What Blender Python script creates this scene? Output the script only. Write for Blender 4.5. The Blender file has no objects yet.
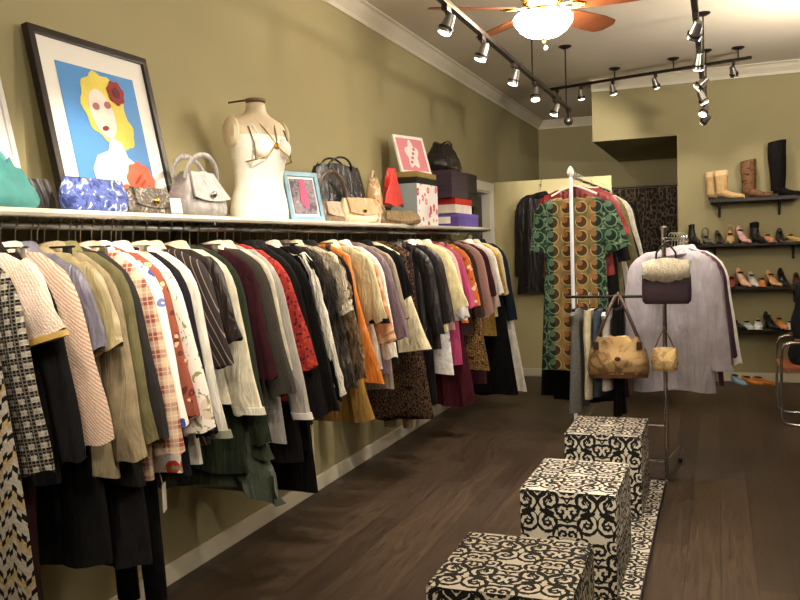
import bpy, bmesh, math, random
from mathutils import Vector, Matrix
R = math.radians
PI = math.pi
random.seed(7)
S = bpy.context.scene
COL = S.collection

# ---------------------------------------------------------------- camera, world, exposure
cam = bpy.data.cameras.new('camera')
cam.sensor_width = 36.0
cam.lens = 830.0 / 800.0 * 36.0
cam.clip_end = 60
co = bpy.data.objects.new('camera', cam); COL.objects.link(co)
yaw, pitch, roll = .367, -.062, -.034
F = Vector((-math.sin(yaw) * math.cos(pitch), math.cos(yaw) * math.cos(pitch), math.sin(pitch)))
R0 = Vector((math.cos(yaw), math.sin(yaw), 0)); U0 = R0.cross(F)
RX = R0 * math.cos(roll) + U0 * math.sin(roll); UX = U0 * math.cos(roll) - R0 * math.sin(roll)
mw = Matrix((RX, UX, -F)).transposed().to_4x4(); mw.translation = Vector((0, 0, 1.5))
co.matrix_world = mw
S.camera = co
S.view_settings.view_transform = 'Standard'
try: S.view_settings.look = 'None'
except Exception: pass
S.view_settings.gamma = 1.0
S.view_settings.use_curve_mapping = False
S.view_settings.exposure = 0.0
w = bpy.data.worlds.new('world'); S.world = w; w.use_nodes = True
w.node_tree.nodes['Background'].inputs[0].default_value = (1.0, .9, .78, 1)
w.node_tree.nodes['Background'].inputs[1].default_value = .25
SPOT_W = 60.0
FAN_W = 16.0
UP_W = 150.0
WARM = (1.0, .89, .75)

# ---------------------------------------------------------------- materials
def lin(h):
    if isinstance(h, (tuple, list)): return tuple(h)[:3] + (1,)
    h = h.lstrip('#'); v = [int(h[i:i + 2], 16) / 255 for i in (0, 2, 4)]
    return tuple((c / 12.92 if c <= .04045 else ((c + .055) / 1.055) ** 2.4) for c in v) + (1,)
class NT:
    def __init__(s, name):
        s.m = bpy.data.materials.new(name); s.m.use_nodes = True; s.t = s.m.node_tree
        s.b = s.t.nodes['Principled BSDF']
    def n(s, ty, **k):
        x = s.t.nodes.new('ShaderNode' + ty)
        for a, v in k.items(): setattr(x, a, v)
        return x
    def put(s, sock, v):
        if hasattr(v, 'is_output') or hasattr(v, 'links'): s.t.links.new(v, sock)
        else: sock.default_value = v
    def coord(s, kind='Object'): return s.n('TexCoord').outputs[kind]
    def mapping(s, v, scale=(1, 1, 1), rot=(0, 0, 0), loc=(0, 0, 0)):
        x = s.n('Mapping'); s.put(x.inputs[0], v); x.inputs['Scale'].default_value = scale
        x.inputs['Rotation'].default_value = rot; x.inputs['Location'].default_value = loc
        return x.outputs[0]
    def xyz(s, v):
        x = s.n('SeparateXYZ'); s.put(x.inputs[0], v); return x.outputs
    def comb(s, a, b, c):
        x = s.n('CombineXYZ')
        for i, q in enumerate((a, b, c)): s.put(x.inputs[i], q)
        return x.outputs[0]
    def math(s, op, a, b=0.0, c=0.0):
        x = s.n('Math', operation=op); s.put(x.inputs[0], a); s.put(x.inputs[1], b); s.put(x.inputs[2], c)
        return x.outputs[0]
    def noise(s, v, scale, detail=3.0, dist=0.0):
        x = s.n('TexNoise'); s.put(x.inputs['Vector'], v); x.inputs['Scale'].default_value = scale
        x.inputs['Detail'].default_value = detail; x.inputs['Distortion'].default_value = dist
        return x.outputs[0]
    def vor(s, v, scale, feature='F1', rnd=1.0):
        x = s.n('TexVoronoi', feature=feature); s.put(x.inputs['Vector'], v); x.inputs['Scale'].default_value = scale
        x.inputs['Randomness'].default_value = rnd
        return x.outputs
    def mix(s, f, a, b, blend='MIX'):
        x = s.n('Mix', data_type='RGBA', blend_type=blend)
        s.put(x.inputs[0], f); s.put(x.inputs[6], a); s.put(x.inputs[7], b)
        return x.outputs[2]
    def ramp(s, f, stops):
        x = s.n('ValToRGB'); s.put(x.inputs[0], f); e = x.color_ramp.elements
        while len(e) < len(stops): e.new(.5)
        for i, (p, c) in enumerate(stops): e[i].position = p; e[i].color = lin(c)
        return x.outputs[0]
    def stripe(s, a, period, duty=.5):
        return s.math('LESS_THAN', s.math('FRACT', s.math('DIVIDE', a, period)), duty)
    def bump(s, h, strength=.4, dist=.004):
        x = s.n('Bump'); x.inputs['Strength'].default_value = strength; x.inputs['Distance'].default_value = dist
        s.put(x.inputs['Height'], h); s.t.links.new(x.outputs[0], s.b.inputs['Normal'])
    def done(s, col, rough=.8, metal=0.0, spec=.3):
        s.put(s.b.inputs['Base Color'], col); s.put(s.b.inputs['Roughness'], rough)
        s.b.inputs['Metallic'].default_value = metal; s.b.inputs['Specular IOR Level'].default_value = spec
        return s.m
_mc = {}
def plain(h, rough=.75, metal=0.0, var=.12, scale=14.0, bump=.25, spec=.3, wr=0.0):
    k = ('p', h, rough, metal, var, scale, bump, wr)
    if k in _mc: return _mc[k]
    n = NT('plain'); v = n.coord()
    c = lin(h); d = tuple(x * (1 - var) for x in c[:3]) + (1,); u = tuple(min(1, x * (1 + var)) for x in c[:3]) + (1,)
    f = n.noise(v, scale, 4); col = n.ramp(f, [(.3, d), (.7, u)])
    if wr: n.bump(n.math('ADD', n.noise(n.mapping(v, scale=(9, 5, 2.0)), 2.2, 3, 1.2), n.math('MULTIPLY', n.noise(v, 260, 2), .012 if rough > .5 else .0)), wr, .05)
    elif bump: n.bump(n.noise(v, scale * 12, 2), bump, .002)
    _mc[k] = n.done(col, rough, metal, spec); return _mc[k]
def cloth(h, rough=.85, var=.16): return plain(h, rough, 0.0, var, 22.0, .5, .15, .36)
def satin(h): return plain(h, .42, 0.0, .15, 9.0, .15, .5, .42)
def leather(h, rough=.35): return plain(h, rough, 0.0, .25, 18.0, .5, .5, .4)
def metal(h, rough=.2): return plain(h, rough, 1.0, .06, 8.0, 0)
def emit(h, e):
    n = NT('glow'); n.b.inputs['Emission Color'].default_value = lin(h); n.b.inputs['Emission Strength'].default_value = e
    return n.done(lin(h), .4)
def plaid(base, c2, c3, p=.07):
    n = NT('plaid'); x, y, z = n.xyz(n.mapping(n.coord(), rot=(0, R(6), 0)))
    sx = n.stripe(x, p, .45); sz = n.stripe(z, p, .45); both = n.math('MULTIPLY', n.math('ADD', sx, sz), .5)
    col = n.mix(both, lin(base), lin(c2))
    t = n.math('MAXIMUM', n.stripe(n.math('ADD', x, p * .3), p * .5, .12), n.stripe(n.math('ADD', z, p * .3), p * .5, .12))
    col = n.mix(n.math('MULTIPLY', t, .4), col, lin(c3))
    n.bump(n.noise(n.coord(), 240, 2), .4, .002); return n.done(col, .9, 0, .15)
def stripes(c1, c2, p=.03, duty=.2, ang=20, rough=.6):
    n = NT('striped'); x, y, z = n.xyz(n.mapping(n.coord(), rot=(0, R(ang), 0)))
    col = n.mix(n.stripe(x, p, duty), lin(c1), lin(c2)); n.bump(n.noise(n.coord(), 200, 2), .3, .002)
    return n.done(col, rough, 0, .25)
def chevron(c1, c2, c3, p=.075):
    n = NT('chevron_knit'); v = n.coord(); x, y, z = n.xyz(v)
    zz = n.math('ADD', z, n.math('MULTIPLY', n.math('PINGPONG', x, .035), 1.1))
    zz = n.math('ADD', zz, n.math('MULTIPLY', n.stripe(x, .024, .5), .012))
    col = n.mix(n.stripe(zz, p, .3), lin(c1), lin(c2))
    col = n.mix(n.stripe(n.math('ADD', zz, .02), p * 2, .2), col, lin(c3))
    n.bump(n.noise(v, 110, 3), .9, .006); return n.done(col, .95, 0, .1)
def tweed(c1, c2, c3=None, p=.012, ang=35):
    n = NT('tweed'); v = n.coord(); x, y, z = n.xyz(n.mapping(v, rot=(0, R(ang), 0)))
    col = n.mix(n.noise(v, 130, 4), lin(c1), lin(c2))
    if c3: col = n.mix(n.math('MULTIPLY', n.stripe(n.math('ADD', x, n.math('MULTIPLY', n.noise(v, 8), .02)), p, .35), .7), col, lin(c3))
    n.bump(n.noise(v, 170, 3), .8, .004); return n.done(col, .95, 0, .1)
def check(c1, c2, p=.035):
    n = NT('windowpane_tweed'); v = n.coord(); x, y, z = n.xyz(n.mapping(v, rot=(0, R(8), 0)))
    a = n.math('MULTIPLY', n.stripe(x, p, .5), n.stripe(z, p * .9, .5))
    b = n.math('MAXIMUM', n.stripe(x, p * .33, .3), n.stripe(z, p * .3, .3))
    f = n.math('MULTIPLY', n.math('ADD', n.math('MULTIPLY', a, .7), n.math('MULTIPLY', b, .35)), n.noise(v, 90, 3))
    col = n.mix(n.math('MULTIPLY', f, 1.7), lin(c1), lin(c2)); n.bump(n.noise(v, 180, 3), .8, .004); return n.done(col, .95, 0, .1)
def floral(base, c1, c2, scale=18.0, size=.33, green=None, rough=.75):
    n = NT('floral_print'); v = n.coord(); d = n.noise(v, 22, 2)
    vv = n.n('VectorMath', operation='ADD'); n.put(vv.inputs[0], v); n.put(vv.inputs[1], n.comb(n.math('MULTIPLY', d, .03), 0.0, n.math('MULTIPLY', d, .04)))
    o = n.vor(vv.outputs[0], scale)
    pick = n.math('GREATER_THAN', n.xyz(o[1])[0], .5)
    fl = n.mix(pick, lin(c1), lin(c2))
    col = n.mix(n.math('LESS_THAN', o[0], size), lin(base), fl)
    col = n.mix(n.math('LESS_THAN', o[0], size * .3), col, lin(base))
    if green:
        g = n.math('GREATER_THAN', n.noise(v, 26, 3, 1.5), .6); col = n.mix(g, col, lin(green))
    return n.done(col, rough, 0, .2)
def fur(c1, c2, c3=None, scale=30.0):
    n = NT('fur'); v = n.coord(); m = n.mapping(v, scale=(1, 1, .3))
    st = [(.35, c1), (.62, c2)] + ([(.75, c3)] if c3 else [])
    col = n.ramp(n.noise(m, scale, 5, 1.2), st); n.bump(n.noise(m, scale * 4, 4), 1.0, .02); return n.done(col, .95, 0, .1)
def spotted(c1, c2, c3, scale=22.0):
    n = NT('animal_print'); v = n.coord(); d = n.vor(n.mapping(v, scale=(1, 1, .7)), scale)[0]
    return n.done(n.ramp(d, [(0, c2), (.22, c2), (.3, c1), (.42, c1), (.47, c3), (.62, c3), (.68, c1)]), .85, 0, .15)
def blotch(c1, c2, c3, scale=10.0, rough=.7, metal=0.0):
    n = NT('blotched_print'); v = n.coord()
    col = n.ramp(n.noise(v, scale, 4, 1.5), [(.38, c1), (.46, c2), (.58, c2), (.64, c3)]); n.bump(n.noise(v, scale * 3, 3), .5, .008)
    return n.done(col, rough, metal, .3)
def damask():
    n = NT('damask_upholstery'); v = n.coord(); x, y, z = n.xyz(v)
    nx, ny, nz = n.xyz(n.n('NewGeometry').outputs['Normal'])
    top = n.math('GREATER_THAN', n.math('ABSOLUTE', nz), .6); sidex = n.math('GREATER_THAN', n.math('ABSOLUTE', nx), .6)
    a = n.math('ADD', n.math('MULTIPLY', x, n.math('SUBTRACT', 1.0, sidex)), n.math('MULTIPLY', y, sidex))
    b = n.math('ADD', n.math('MULTIPLY', z, n.math('SUBTRACT', 1.0, top)), n.math('MULTIPLY', y, top))
    P = .25
    row = n.math('FLOOR', n.math('DIVIDE', b, P)); a = n.math('ADD', a, n.math('MULTIPLY', n.math('MODULO', n.math('ABSOLUTE', row), 2.0), P / 2))
    ma = n.math('PINGPONG', a, P / 2); mb = n.math('MULTIPLY', n.math('FRACT', n.math('DIVIDE', b, P)), P)
    p = n.comb(ma, mb, 0.0)
    d = n.noise(p, 26, 1.0, 0)
    q = n.comb(n.math('ADD', ma, n.math('MULTIPLY', d, .05)), n.math('ADD', mb, n.math('MULTIPLY', n.noise(n.comb(mb, ma, 1.3), 26, 1.0), .05)), 0.0)
    sw = []
    for (cx, cy, k, r) in ((.045, .06, 230., .05), (.05, .15, -230., .052), (.005, .2, 260., .045), (.1, .11, 230., .042), (.11, .01, -240., .05), (.055, .225, 250., .035), (.115, .2, 240., .04)):
        dx = n.math('SUBTRACT', ma, cx); dy = n.math('SUBTRACT', mb, cy)
        rr = n.math('SQRT', n.math('ADD', n.math('MULTIPLY', dx, dx), n.math('MULTIPLY', dy, dy)))
        th = n.math('ARCTAN2', dy, dx)
        s1 = n.math('SINE', n.math('ADD', n.math('MULTIPLY', rr, abs(k)), n.math('MULTIPLY', th, 1.0 if k > 0 else -1.0)))
        s1 = n.math('ADD', s1, n.math('MULTIPLY', n.math('SINE', n.math('MULTIPLY', th, 7.0)), .35))
        sw.append(n.math('MULTIPLY', n.math('GREATER_THAN', s1, -.05), n.math('LESS_THAN', rr, r)))
    f = sw[0]
    for s_ in sw[1:]: f = n.math('MAXIMUM', f, s_)
    leaf = n.math('GREATER_THAN', n.noise(q, 24, 1.5, .9), .585)
    f = n.math('MAXIMUM', f, leaf)
    col = n.mix(f, lin('#cfc8b8'), lin('#15130f')); n.bump(f, .15, .002); return n.done(col, .75, 0, .25)
def ring_dress():
    n = NT('ring_print'); x, y, z = n.xyz(n.coord())
    P = .105
    def rings(ox, oz):
        fx = n.math('SUBTRACT', n.math('FRACT', n.math('DIVIDE', n.math('ADD', x, ox), P)), .5)
        fz = n.math('SUBTRACT', n.math('FRACT', n.math('DIVIDE', n.math('ADD', z, oz), P)), .5)
        return n.math('SQRT', n.math('ADD', n.math('MULTIPLY', fx, fx), n.math('MULTIPLY', fz, fz)))
    a = rings(0, 0)
    mid = n.math('LESS_THAN', n.math('ABSOLUTE', x), .155)
    gr = n.ramp(n.noise(n.coord(), 30, 3, 1), [(.4, '#0a1710'), (.52, '#1e3526'), (.66, '#6a765e')])
    orr = n.ramp(n.noise(n.coord(), 9, 2), [(.38, '#454a2a'), (.5, '#6e5832'), (.66, '#7e6c44')])
    base = n.mix(mid, gr, orr)
    ringcol = n.mix(mid, lin('#4c6a48'), lin('#8f7c4c')); dark = n.mix(mid, lin('#0c1813'), lin('#38240f'))
    col = n.mix(n.math('LESS_THAN', a, .43), base, ringcol)
    col = n.mix(n.math('LESS_THAN', a, .36), col, dark)
    col = n.mix(n.math('LESS_THAN', rings(.018, -.018), .22), col, n.mix(mid, lin('#3e5842'), lin('#7a5028')))
    return n.done(col, .7, 0, .2)
def wallpaint(h, var=.06, name='wall_paint'):
    n = NT(name); v = n.coord(); c = lin(h)
    col = n.ramp(n.noise(v, 1.3, 4), [(.3, tuple(q * (1 - var) for q in c[:3]) + (1,)), (.7, tuple(q * (1 + var) for q in c[:3]) + (1,))])
    n.bump(n.noise(v, 160, 2), .12, .002); return n.done(col, .72, 0, .25)
def floor_mat():
    n = NT('dark_wood_planks'); v = n.coord(); m = n.mapping(v, rot=(0, 0, R(90)))
    br = n.n('TexBrick'); n.put(br.inputs['Vector'], m)
    br.inputs['Scale'].default_value = 1.0; br.inputs['Brick Width'].default_value = 1.25; br.inputs['Row Height'].default_value = .15
    br.inputs['Mortar Size'].default_value = .0016; br.offset = .37
    br.inputs['Color1'].default_value = lin('#433529'); br.inputs['Color2'].default_value = lin('#544435'); br.inputs['Mortar'].default_value = lin('#261b15')
    g = n.noise(n.mapping(v, scale=(14, 1.2, 1)), 3.0, 6, 1.5)
    col = n.mix(.75, br.outputs[0], n.ramp(g, [(.3, '#8a8078'), (.7, '#ffffff')]), 'MULTIPLY')
    n.bump(n.math('ADD', g, n.math('MULTIPLY', br.outputs[1], -2.0)), .2, .003)
    return n.done(col, n.math('ADD', n.math('MULTIPLY', g, .25), .32), 0, .35)

CHROME = metal('#d8d8d8', .16); STEEL = metal('#9a9a98', .3); GOLD = metal('#c8a050', .25); DARKM = plain('#2a231e', .45, .6, .1, 8, 0)
BLACK = cloth('#0f0e0e'); WHITE = plain('#e6e0d4', .5); WOOD = plain('#8a6a44', .5, 0, .25, 6)
WIRE = metal('#b8b4a8', .3); BLKPL = plain('#141312', .4)

# ---------------------------------------------------------------- mesh helpers
class B:
    def __init__(s): s.bm = bmesh.new()
    def box(s, c, d, rot=None, bev=0.0):
        t = bmesh.new(); bmesh.ops.create_cube(t, size=1.0)
        for v in t.verts: v.co = Vector((v.co.x * d[0], v.co.y * d[1], v.co.z * d[2]))
        if bev: bmesh.ops.bevel(t, geom=t.edges[:], offset=bev, segments=2, affect='EDGES', profile=.7)
        M = Matrix.Translation(c) @ (rot.to_4x4() if rot else Matrix())
        for v in t.verts: v.co = M @ v.co
        s._in(t); return s
    def _in(s, t):
        me = bpy.data.meshes.new('t'); t.to_mesh(me); t.free(); s.bm.from_mesh(me); bpy.data.meshes.remove(me)
    def loft(s, rings, cap0=True, cap1=True):
        vs = [[s.bm.verts.new(p) for p in r] for r in rings]; n = len(vs[0])
        for a, b in zip(vs, vs[1:]):
            for i in range(n):
                j = (i + 1) % n; s.bm.faces.new((a[i], a[j], b[j], b[i]))
        if cap0: s.bm.faces.new(vs[0][::-1])
        if cap1: s.bm.faces.new(vs[-1])
        return s
    def tube(s, path, r, n=8, closed=False, flat=1.0):
        P = [Vector(p) for p in path]; rings = []; m = len(P)
        rs = r if isinstance(r, (list, tuple)) else [r] * m
        prev = None
        for i in range(m):
            if closed: t = (P[(i + 1) % m] - P[i - 1])
            else: t = P[min(i + 1, m - 1)] - P[max(i - 1, 0)]
            t.normalize()
            if prev is None:
                a = Vector((0, 0, 1)) if abs(t.z) < .9 else Vector((0, 1, 0)); nrm = t.cross(a).normalized()
            else:
                nrm = prev - t * prev.dot(t)
                nrm = nrm.normalized() if nrm.length > 1e-6 else t.orthogonal().normalized()
            prev = nrm; bi = t.cross(nrm)
            rings.append([P[i] + nrm * (math.cos(2 * PI * k / n) * rs[i]) + bi * (math.sin(2 * PI * k / n) * rs[i] * flat) for k in range(n)])
        if closed: rings.append(rings[0]); s.loft(rings, False, False)
        else: s.loft(rings)
        return s
    def lathe(s, prof, c=(0, 0, 0), n=24, cap=True):
        rings = [[(c[0] + r * math.cos(2 * PI * k / n), c[1] + r * math.sin(2 * PI * k / n), c[2] + z) for k in range(n)] for r, z in prof]
        return s.loft(rings, cap, cap)
    def ball(s, c, d, n=16, m=10, rot=None):
        pr = [(math.sin(PI * i / m), -math.cos(PI * i / m)) for i in range(1, m)]; rings = []
        for r, z in pr:
            ring = []
            for k in range(n):
                v = Vector((r * math.cos(2 * PI * k / n) * d[0] / 2, r * math.sin(2 * PI * k / n) * d[1] / 2, z * d[2] / 2))
                if rot: v = rot @ v
                ring.append(v + Vector(c))
            rings.append(ring)
        return s.loft(rings)
    def poly(s, pts, ext):
        e = Vector(ext); a = [Vector(p) for p in pts]; return s.loft([a, [p + e for p in a]])
    def jit(s, a):
        for v in s.bm.verts: v.co += Vector((random.uniform(-a, a), random.uniform(-a, a), random.uniform(-a, a)))
        return s
    def build(s, name, mat, parent=None, smooth=True, sub=0):
        bmesh.ops.recalc_face_normals(s.bm, faces=s.bm.faces[:])
        me = bpy.data.meshes.new(name); s.bm.to_mesh(me); s.bm.free()
        if smooth: me.shade_smooth()
        me.materials.append(mat); o = bpy.data.objects.new(name, me); COL.objects.link(o)
        if parent: o.parent = parent
        if smooth and sub == 0:
            try:
                md = o.modifiers.new('es', 'EDGE_SPLIT'); md.split_angle = R(42)
            except Exception: pass
        if sub:
            md = o.modifiers.new('ss', 'SUBSURF'); md.levels = sub; md.render_levels = sub
        return o
def tag(o, label, cat, group=None, kind=None):
    if label: o['label'] = label
    if cat: o['category'] = cat
    if group: o['group'] = group
    if kind: o['kind'] = kind
    return o
def T(name, label, cat, loc, rz=0.0, group=None):
    o = bpy.data.objects.new(name, None); COL.objects.link(o); o.empty_display_size = .05
    o.location = loc; o.rotation_euler = (0, 0, rz); return tag(o, label, cat, group)
def struct(name, b, m, parent=None, smooth=False):
    o = b.build(name, m, parent, smooth)
    if not parent: o['kind'] = 'structure'
    return o

# ---------------------------------------------------------------- the setting
XL, YB, YR, ZC, ZS = -2.369, 9.27, 11.86, 3.23, 2.585
XR, YF = 3.1, -2.6
OLIVE = wallpaint('#9a906a'); CREAM = wallpaint('#c4b98c', .04); CEIL = wallpaint('#d2c8b6', .04, 'ceiling_paint'); TRIM = plain('#d6cdb8', .45, 0, .05, 3, 0)
struct('floor', B().box(((XL + XR) / 2 - .6, (YF + YR) / 2, -.05), (XR - XL + 1.4, YR - YF + .3, .1)), floor_mat())
struct('ceiling', B().box(((XL + XR) / 2, (YF + YR) / 2, ZC + .05), (XR - XL + .3, YR - YF + .3, .1)), CEIL)
b = B()                                            # left wall around the doorway
D0, D1, DZ = 8.22, 9.05, 2.09
b.box((XL - .06, (YF + D0) / 2, ZC / 2), (.12, D0 - YF, ZC)); b.box((XL - .06, (D1 + YR) / 2, ZC / 2), (.12, YR - D1, ZC))
b.box((XL - .06, (D0 + D1) / 2, (DZ + ZC) / 2), (.12, D1 - D0, ZC - DZ))
struct('wall_left', b, OLIVE)
DUSK = wallpaint('#3a3226', .06)  # dark tone so the unseen right and front walls bounce less light
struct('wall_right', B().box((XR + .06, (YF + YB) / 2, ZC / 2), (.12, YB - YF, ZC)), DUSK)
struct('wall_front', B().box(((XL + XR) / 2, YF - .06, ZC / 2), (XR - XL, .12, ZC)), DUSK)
struct('wall_back', B().box(((-.39 + XR) / 2, YB + .08, ZC / 2), (XR + .39, .16, ZC)), OLIVE)
struct('wall_recess', B().box(((XL + XR) / 2, YR + .06, ZC / 2), (XR - XL, .12, ZC)), OLIVE)
struct('wall_soffit', B().box(((-1.26 - .39) / 2, (YB + YR) / 2, (ZS + ZC) / 2), (.87, YR - YB, ZC - ZS)), OLIVE)
struct('wall_fitting_room', B().box(((-.39 - .3) / 2 + .0, (YB + .16 + YR) / 2, ZC / 2), (.09, YR - YB - .16, ZC)), OLIVE)
struct('wall_partition', B().box(((XL - 1.07) / 2, YB + .03, 1.105), (-1.07 - XL, .06, 2.21)), CREAM)
def crown(name, p0, p1, out):
    p0, p1, out = Vector(p0), Vector(p1), Vector(out); prof = [(0, -.115), (.012, -.115), (.02, -.09), (.055, -.05), (.075, -.02), (.095, -.012), (.095, 0), (0, 0)]
    struct(name, B().loft([[p + out * a + Vector((0, 0, z)) for a, z in prof] for p in (p0, p1)]), TRIM)
crown('trim_1', (XL, YF, ZC), (XL, YR, ZC), (1, 0, 0))
crown('trim_2', (XL, YR, ZC), (-1.26, YR, ZC), (0, -1, 0))
crown('trim_3', (-1.26, YB, ZC), (XR, YB, ZC), (0, -1, 0))
def bb(name, c, d): struct(name, B().box(c, d, bev=.004), TRIM)
bb('baseboard_left', (XL + .008, (YF + D0 - .1) / 2, .046), (.016, D0 - .1 - YF, .092))
bb('baseboard_back', ((-.39 + XR) / 2, YB - .008, .046), (XR + .39, .016, .092))
bb('baseboard_partition', ((XL - 1.07) / 2 + .008, YB - .008, .046), (-1.07 - XL - .016, .016, .092))
# doorway in the left wall: casing, dark lobby beyond, half open door leaf
d = B()
d.box((XL + .012, D1 + .055, (DZ + .1) / 2), (.024, .11, DZ + .1), bev=.004); d.box((XL + .012, D0 - .055, (DZ + .1) / 2), (.024, .11, DZ + .1), bev=.004)
d.box((XL + .012, (D0 + D1) / 2, DZ + .05), (.024, D1 - D0, .1), bev=.004)
d.box((XL - .06, D1 - .008, DZ / 2), (.13, .016, DZ)); d.box((XL - .06, (D0 + D1) / 2, DZ - .008), (.13, D1 - D0, .016))
struct('trim_4', d, plain('#e2dccb', .4, 0, .04, 3, 0))
struct('wall_lobby', B().box((XL - .95, (D0 + D1) / 2 + .6, ZC / 2), (.1, 3.2, ZC)).box((XL - .5, D1 + 1.2, ZC / 2), (.8, .1, ZC)).box((XL - .5, D0 - .5, ZC / 2), (.8, .1, ZC)), CREAM)
dr = B().box((XL - .1 - .3 * .5, D1 - .06 - .3, 1.03), (.04, .68, 2.04), Matrix.Rotation(R(-28), 3, 'Z'), .004)
o = struct('door_1', dr, plain('#4a443a', .5, 0, .08, 4))
B().ball((XL - .12, D1 - .58, 1.0), (.06, .06, .06)).build('door_handle', GOLD, o)

# ---------------------------------------------------------------- ceiling fan
def lamp(kind, name, loc, power, col, parent=None, **k):
    l = bpy.data.lights.new(name, kind); l.energy = power; l.color = col
    for a, v in k.items(): setattr(l, a, v)
    o = bpy.data.objects.new(name, l); COL.objects.link(o); o.location = loc
    if parent: o.parent = parent
    return o
fw = plain('#7a4526', .4, 0, .25, 7)
bowl_glass = emit('#fff0dc', 100.0)
def ceiling_fan(x, y, label):
    fan = T('ceiling_fan', label, 'ceiling fan', (x, y, 0))
    B().lathe([(.07, 0), (.07, -.03), (.03, -.06)], (0, 0, ZC)).build('ceiling_cup', GOLD, fan)
    B().lathe([(.014, 2.93), (.014, 3.19)]).build('down_rod', GOLD, fan)
    B().lathe([(.05, 2.97), (.1, 2.95), (.125, 2.91), (.125, 2.87), (.09, 2.835), (.06, 2.815), (.06, 2.775)]).build('motor', GOLD, fan)
    for k in range(5):
        a = R(64 + 72 * k); Rm = Matrix.Rotation(a, 3, 'Z') @ Matrix.Rotation(R(-13), 3, 'X')
        prof = [(.17, -.055), (.3, -.075), (.5, -.088), (.61, -.08), (.645, -.045), (.65, 0), (.645, .045), (.61, .08), (.5, .088), (.3, .075), (.17, .055)]
        bl = B().loft([[Rm @ Vector((x, y, z)) + Vector((0, 0, 2.81)) for x, y in prof] for z in (-.004, .004)]).build('blade', fw, fan, False)
        ir = B()
        for sgn in (-1, 1): ir.tube([Rm @ Vector(p) + Vector((0, 0, 2.81)) for p in ((.1, sgn * .01, .004), (.15, sgn * .03, -.006), (.2, sgn * .03, -.008), (.24, 0, -.008))], .007, 6)
        ir.build('blade_bracket', GOLD, bl)
    B().lathe([(.09, 2.782), (.15, 2.775), (.166, 2.757), (.16, 2.73), (.13, 2.69), (.09, 2.663), (.03, 2.65), (.005, 2.648)], n=32).build('lamp_bowl', bowl_glass, fan)
    B().lathe([(.004, 2.648), (.014, 2.643), (.012, 2.63), (.004, 2.622)], n=12).build('finial', GOLD, fan)
    ch = B().tube([(.012, -.01, 2.8), (.014, -.012, 2.7), (.014, -.012, 2.6)], .002, 5).build('pull_chain', GOLD, fan)
    B().ball((.014, -.012, 2.588), (.022, .022, .028)).build('chain_knob', WHITE, ch)
    lamp('POINT', 'fan_light', (0, 0, 2.6), FAN_W, (1, .91, .79), fan, shadow_soft_size=.12)
ceiling_fan(-.9, 4.72, 'wooden ceiling fan with a glowing glass bowl lamp')
ceiling_fan(-.7, .2, 'second wooden ceiling fan, added out of view to brighten the room')  # extra fan put out of view for more light on ceiling and walls
def uplighter(x, y, label):  # lamps added out of view to light the room off the ceiling
    t = T('pendant_lamp', label, 'pendant lamp', (x, y, ZC))
    B().lathe([(.06, 0), (.06, -.012), (.02, -.03)]).build('canopy', DARKM, t)
    B().tube([(0, 0, -.02), (0, 0, -1.06)], .006, 6).build('stem', DARKM, t)
    B().lathe([(.25, -.9), (.256, -.9), (.23, -.98), (.15, -1.045), (.04, -1.07), (.02, -1.068), (.14, -1.03), (.22, -.97)], n=28, cap=False).build('metal_bowl', plain('#b8b0a0', .4, .6), t)
    B().ball((0, 0, -1.0), (.1, .1, .1), 16, 10).build('bulb', emit('#fff0dc', 30.0), t)
    lamp('POINT', 'fill_uplighter_light', (.0, 0, -.84), UP_W, (1, .91, .79), t, shadow_soft_size=.14)
for y, l in ((.4, 'added out-of-view metal bowl uplighter nearest the shop front'), (3.4, 'added out-of-view metal bowl uplighter in the middle of the right half'), (6.6, 'added out-of-view metal bowl uplighter near the shoe wall')):
    uplighter(.95, y, l)

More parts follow.
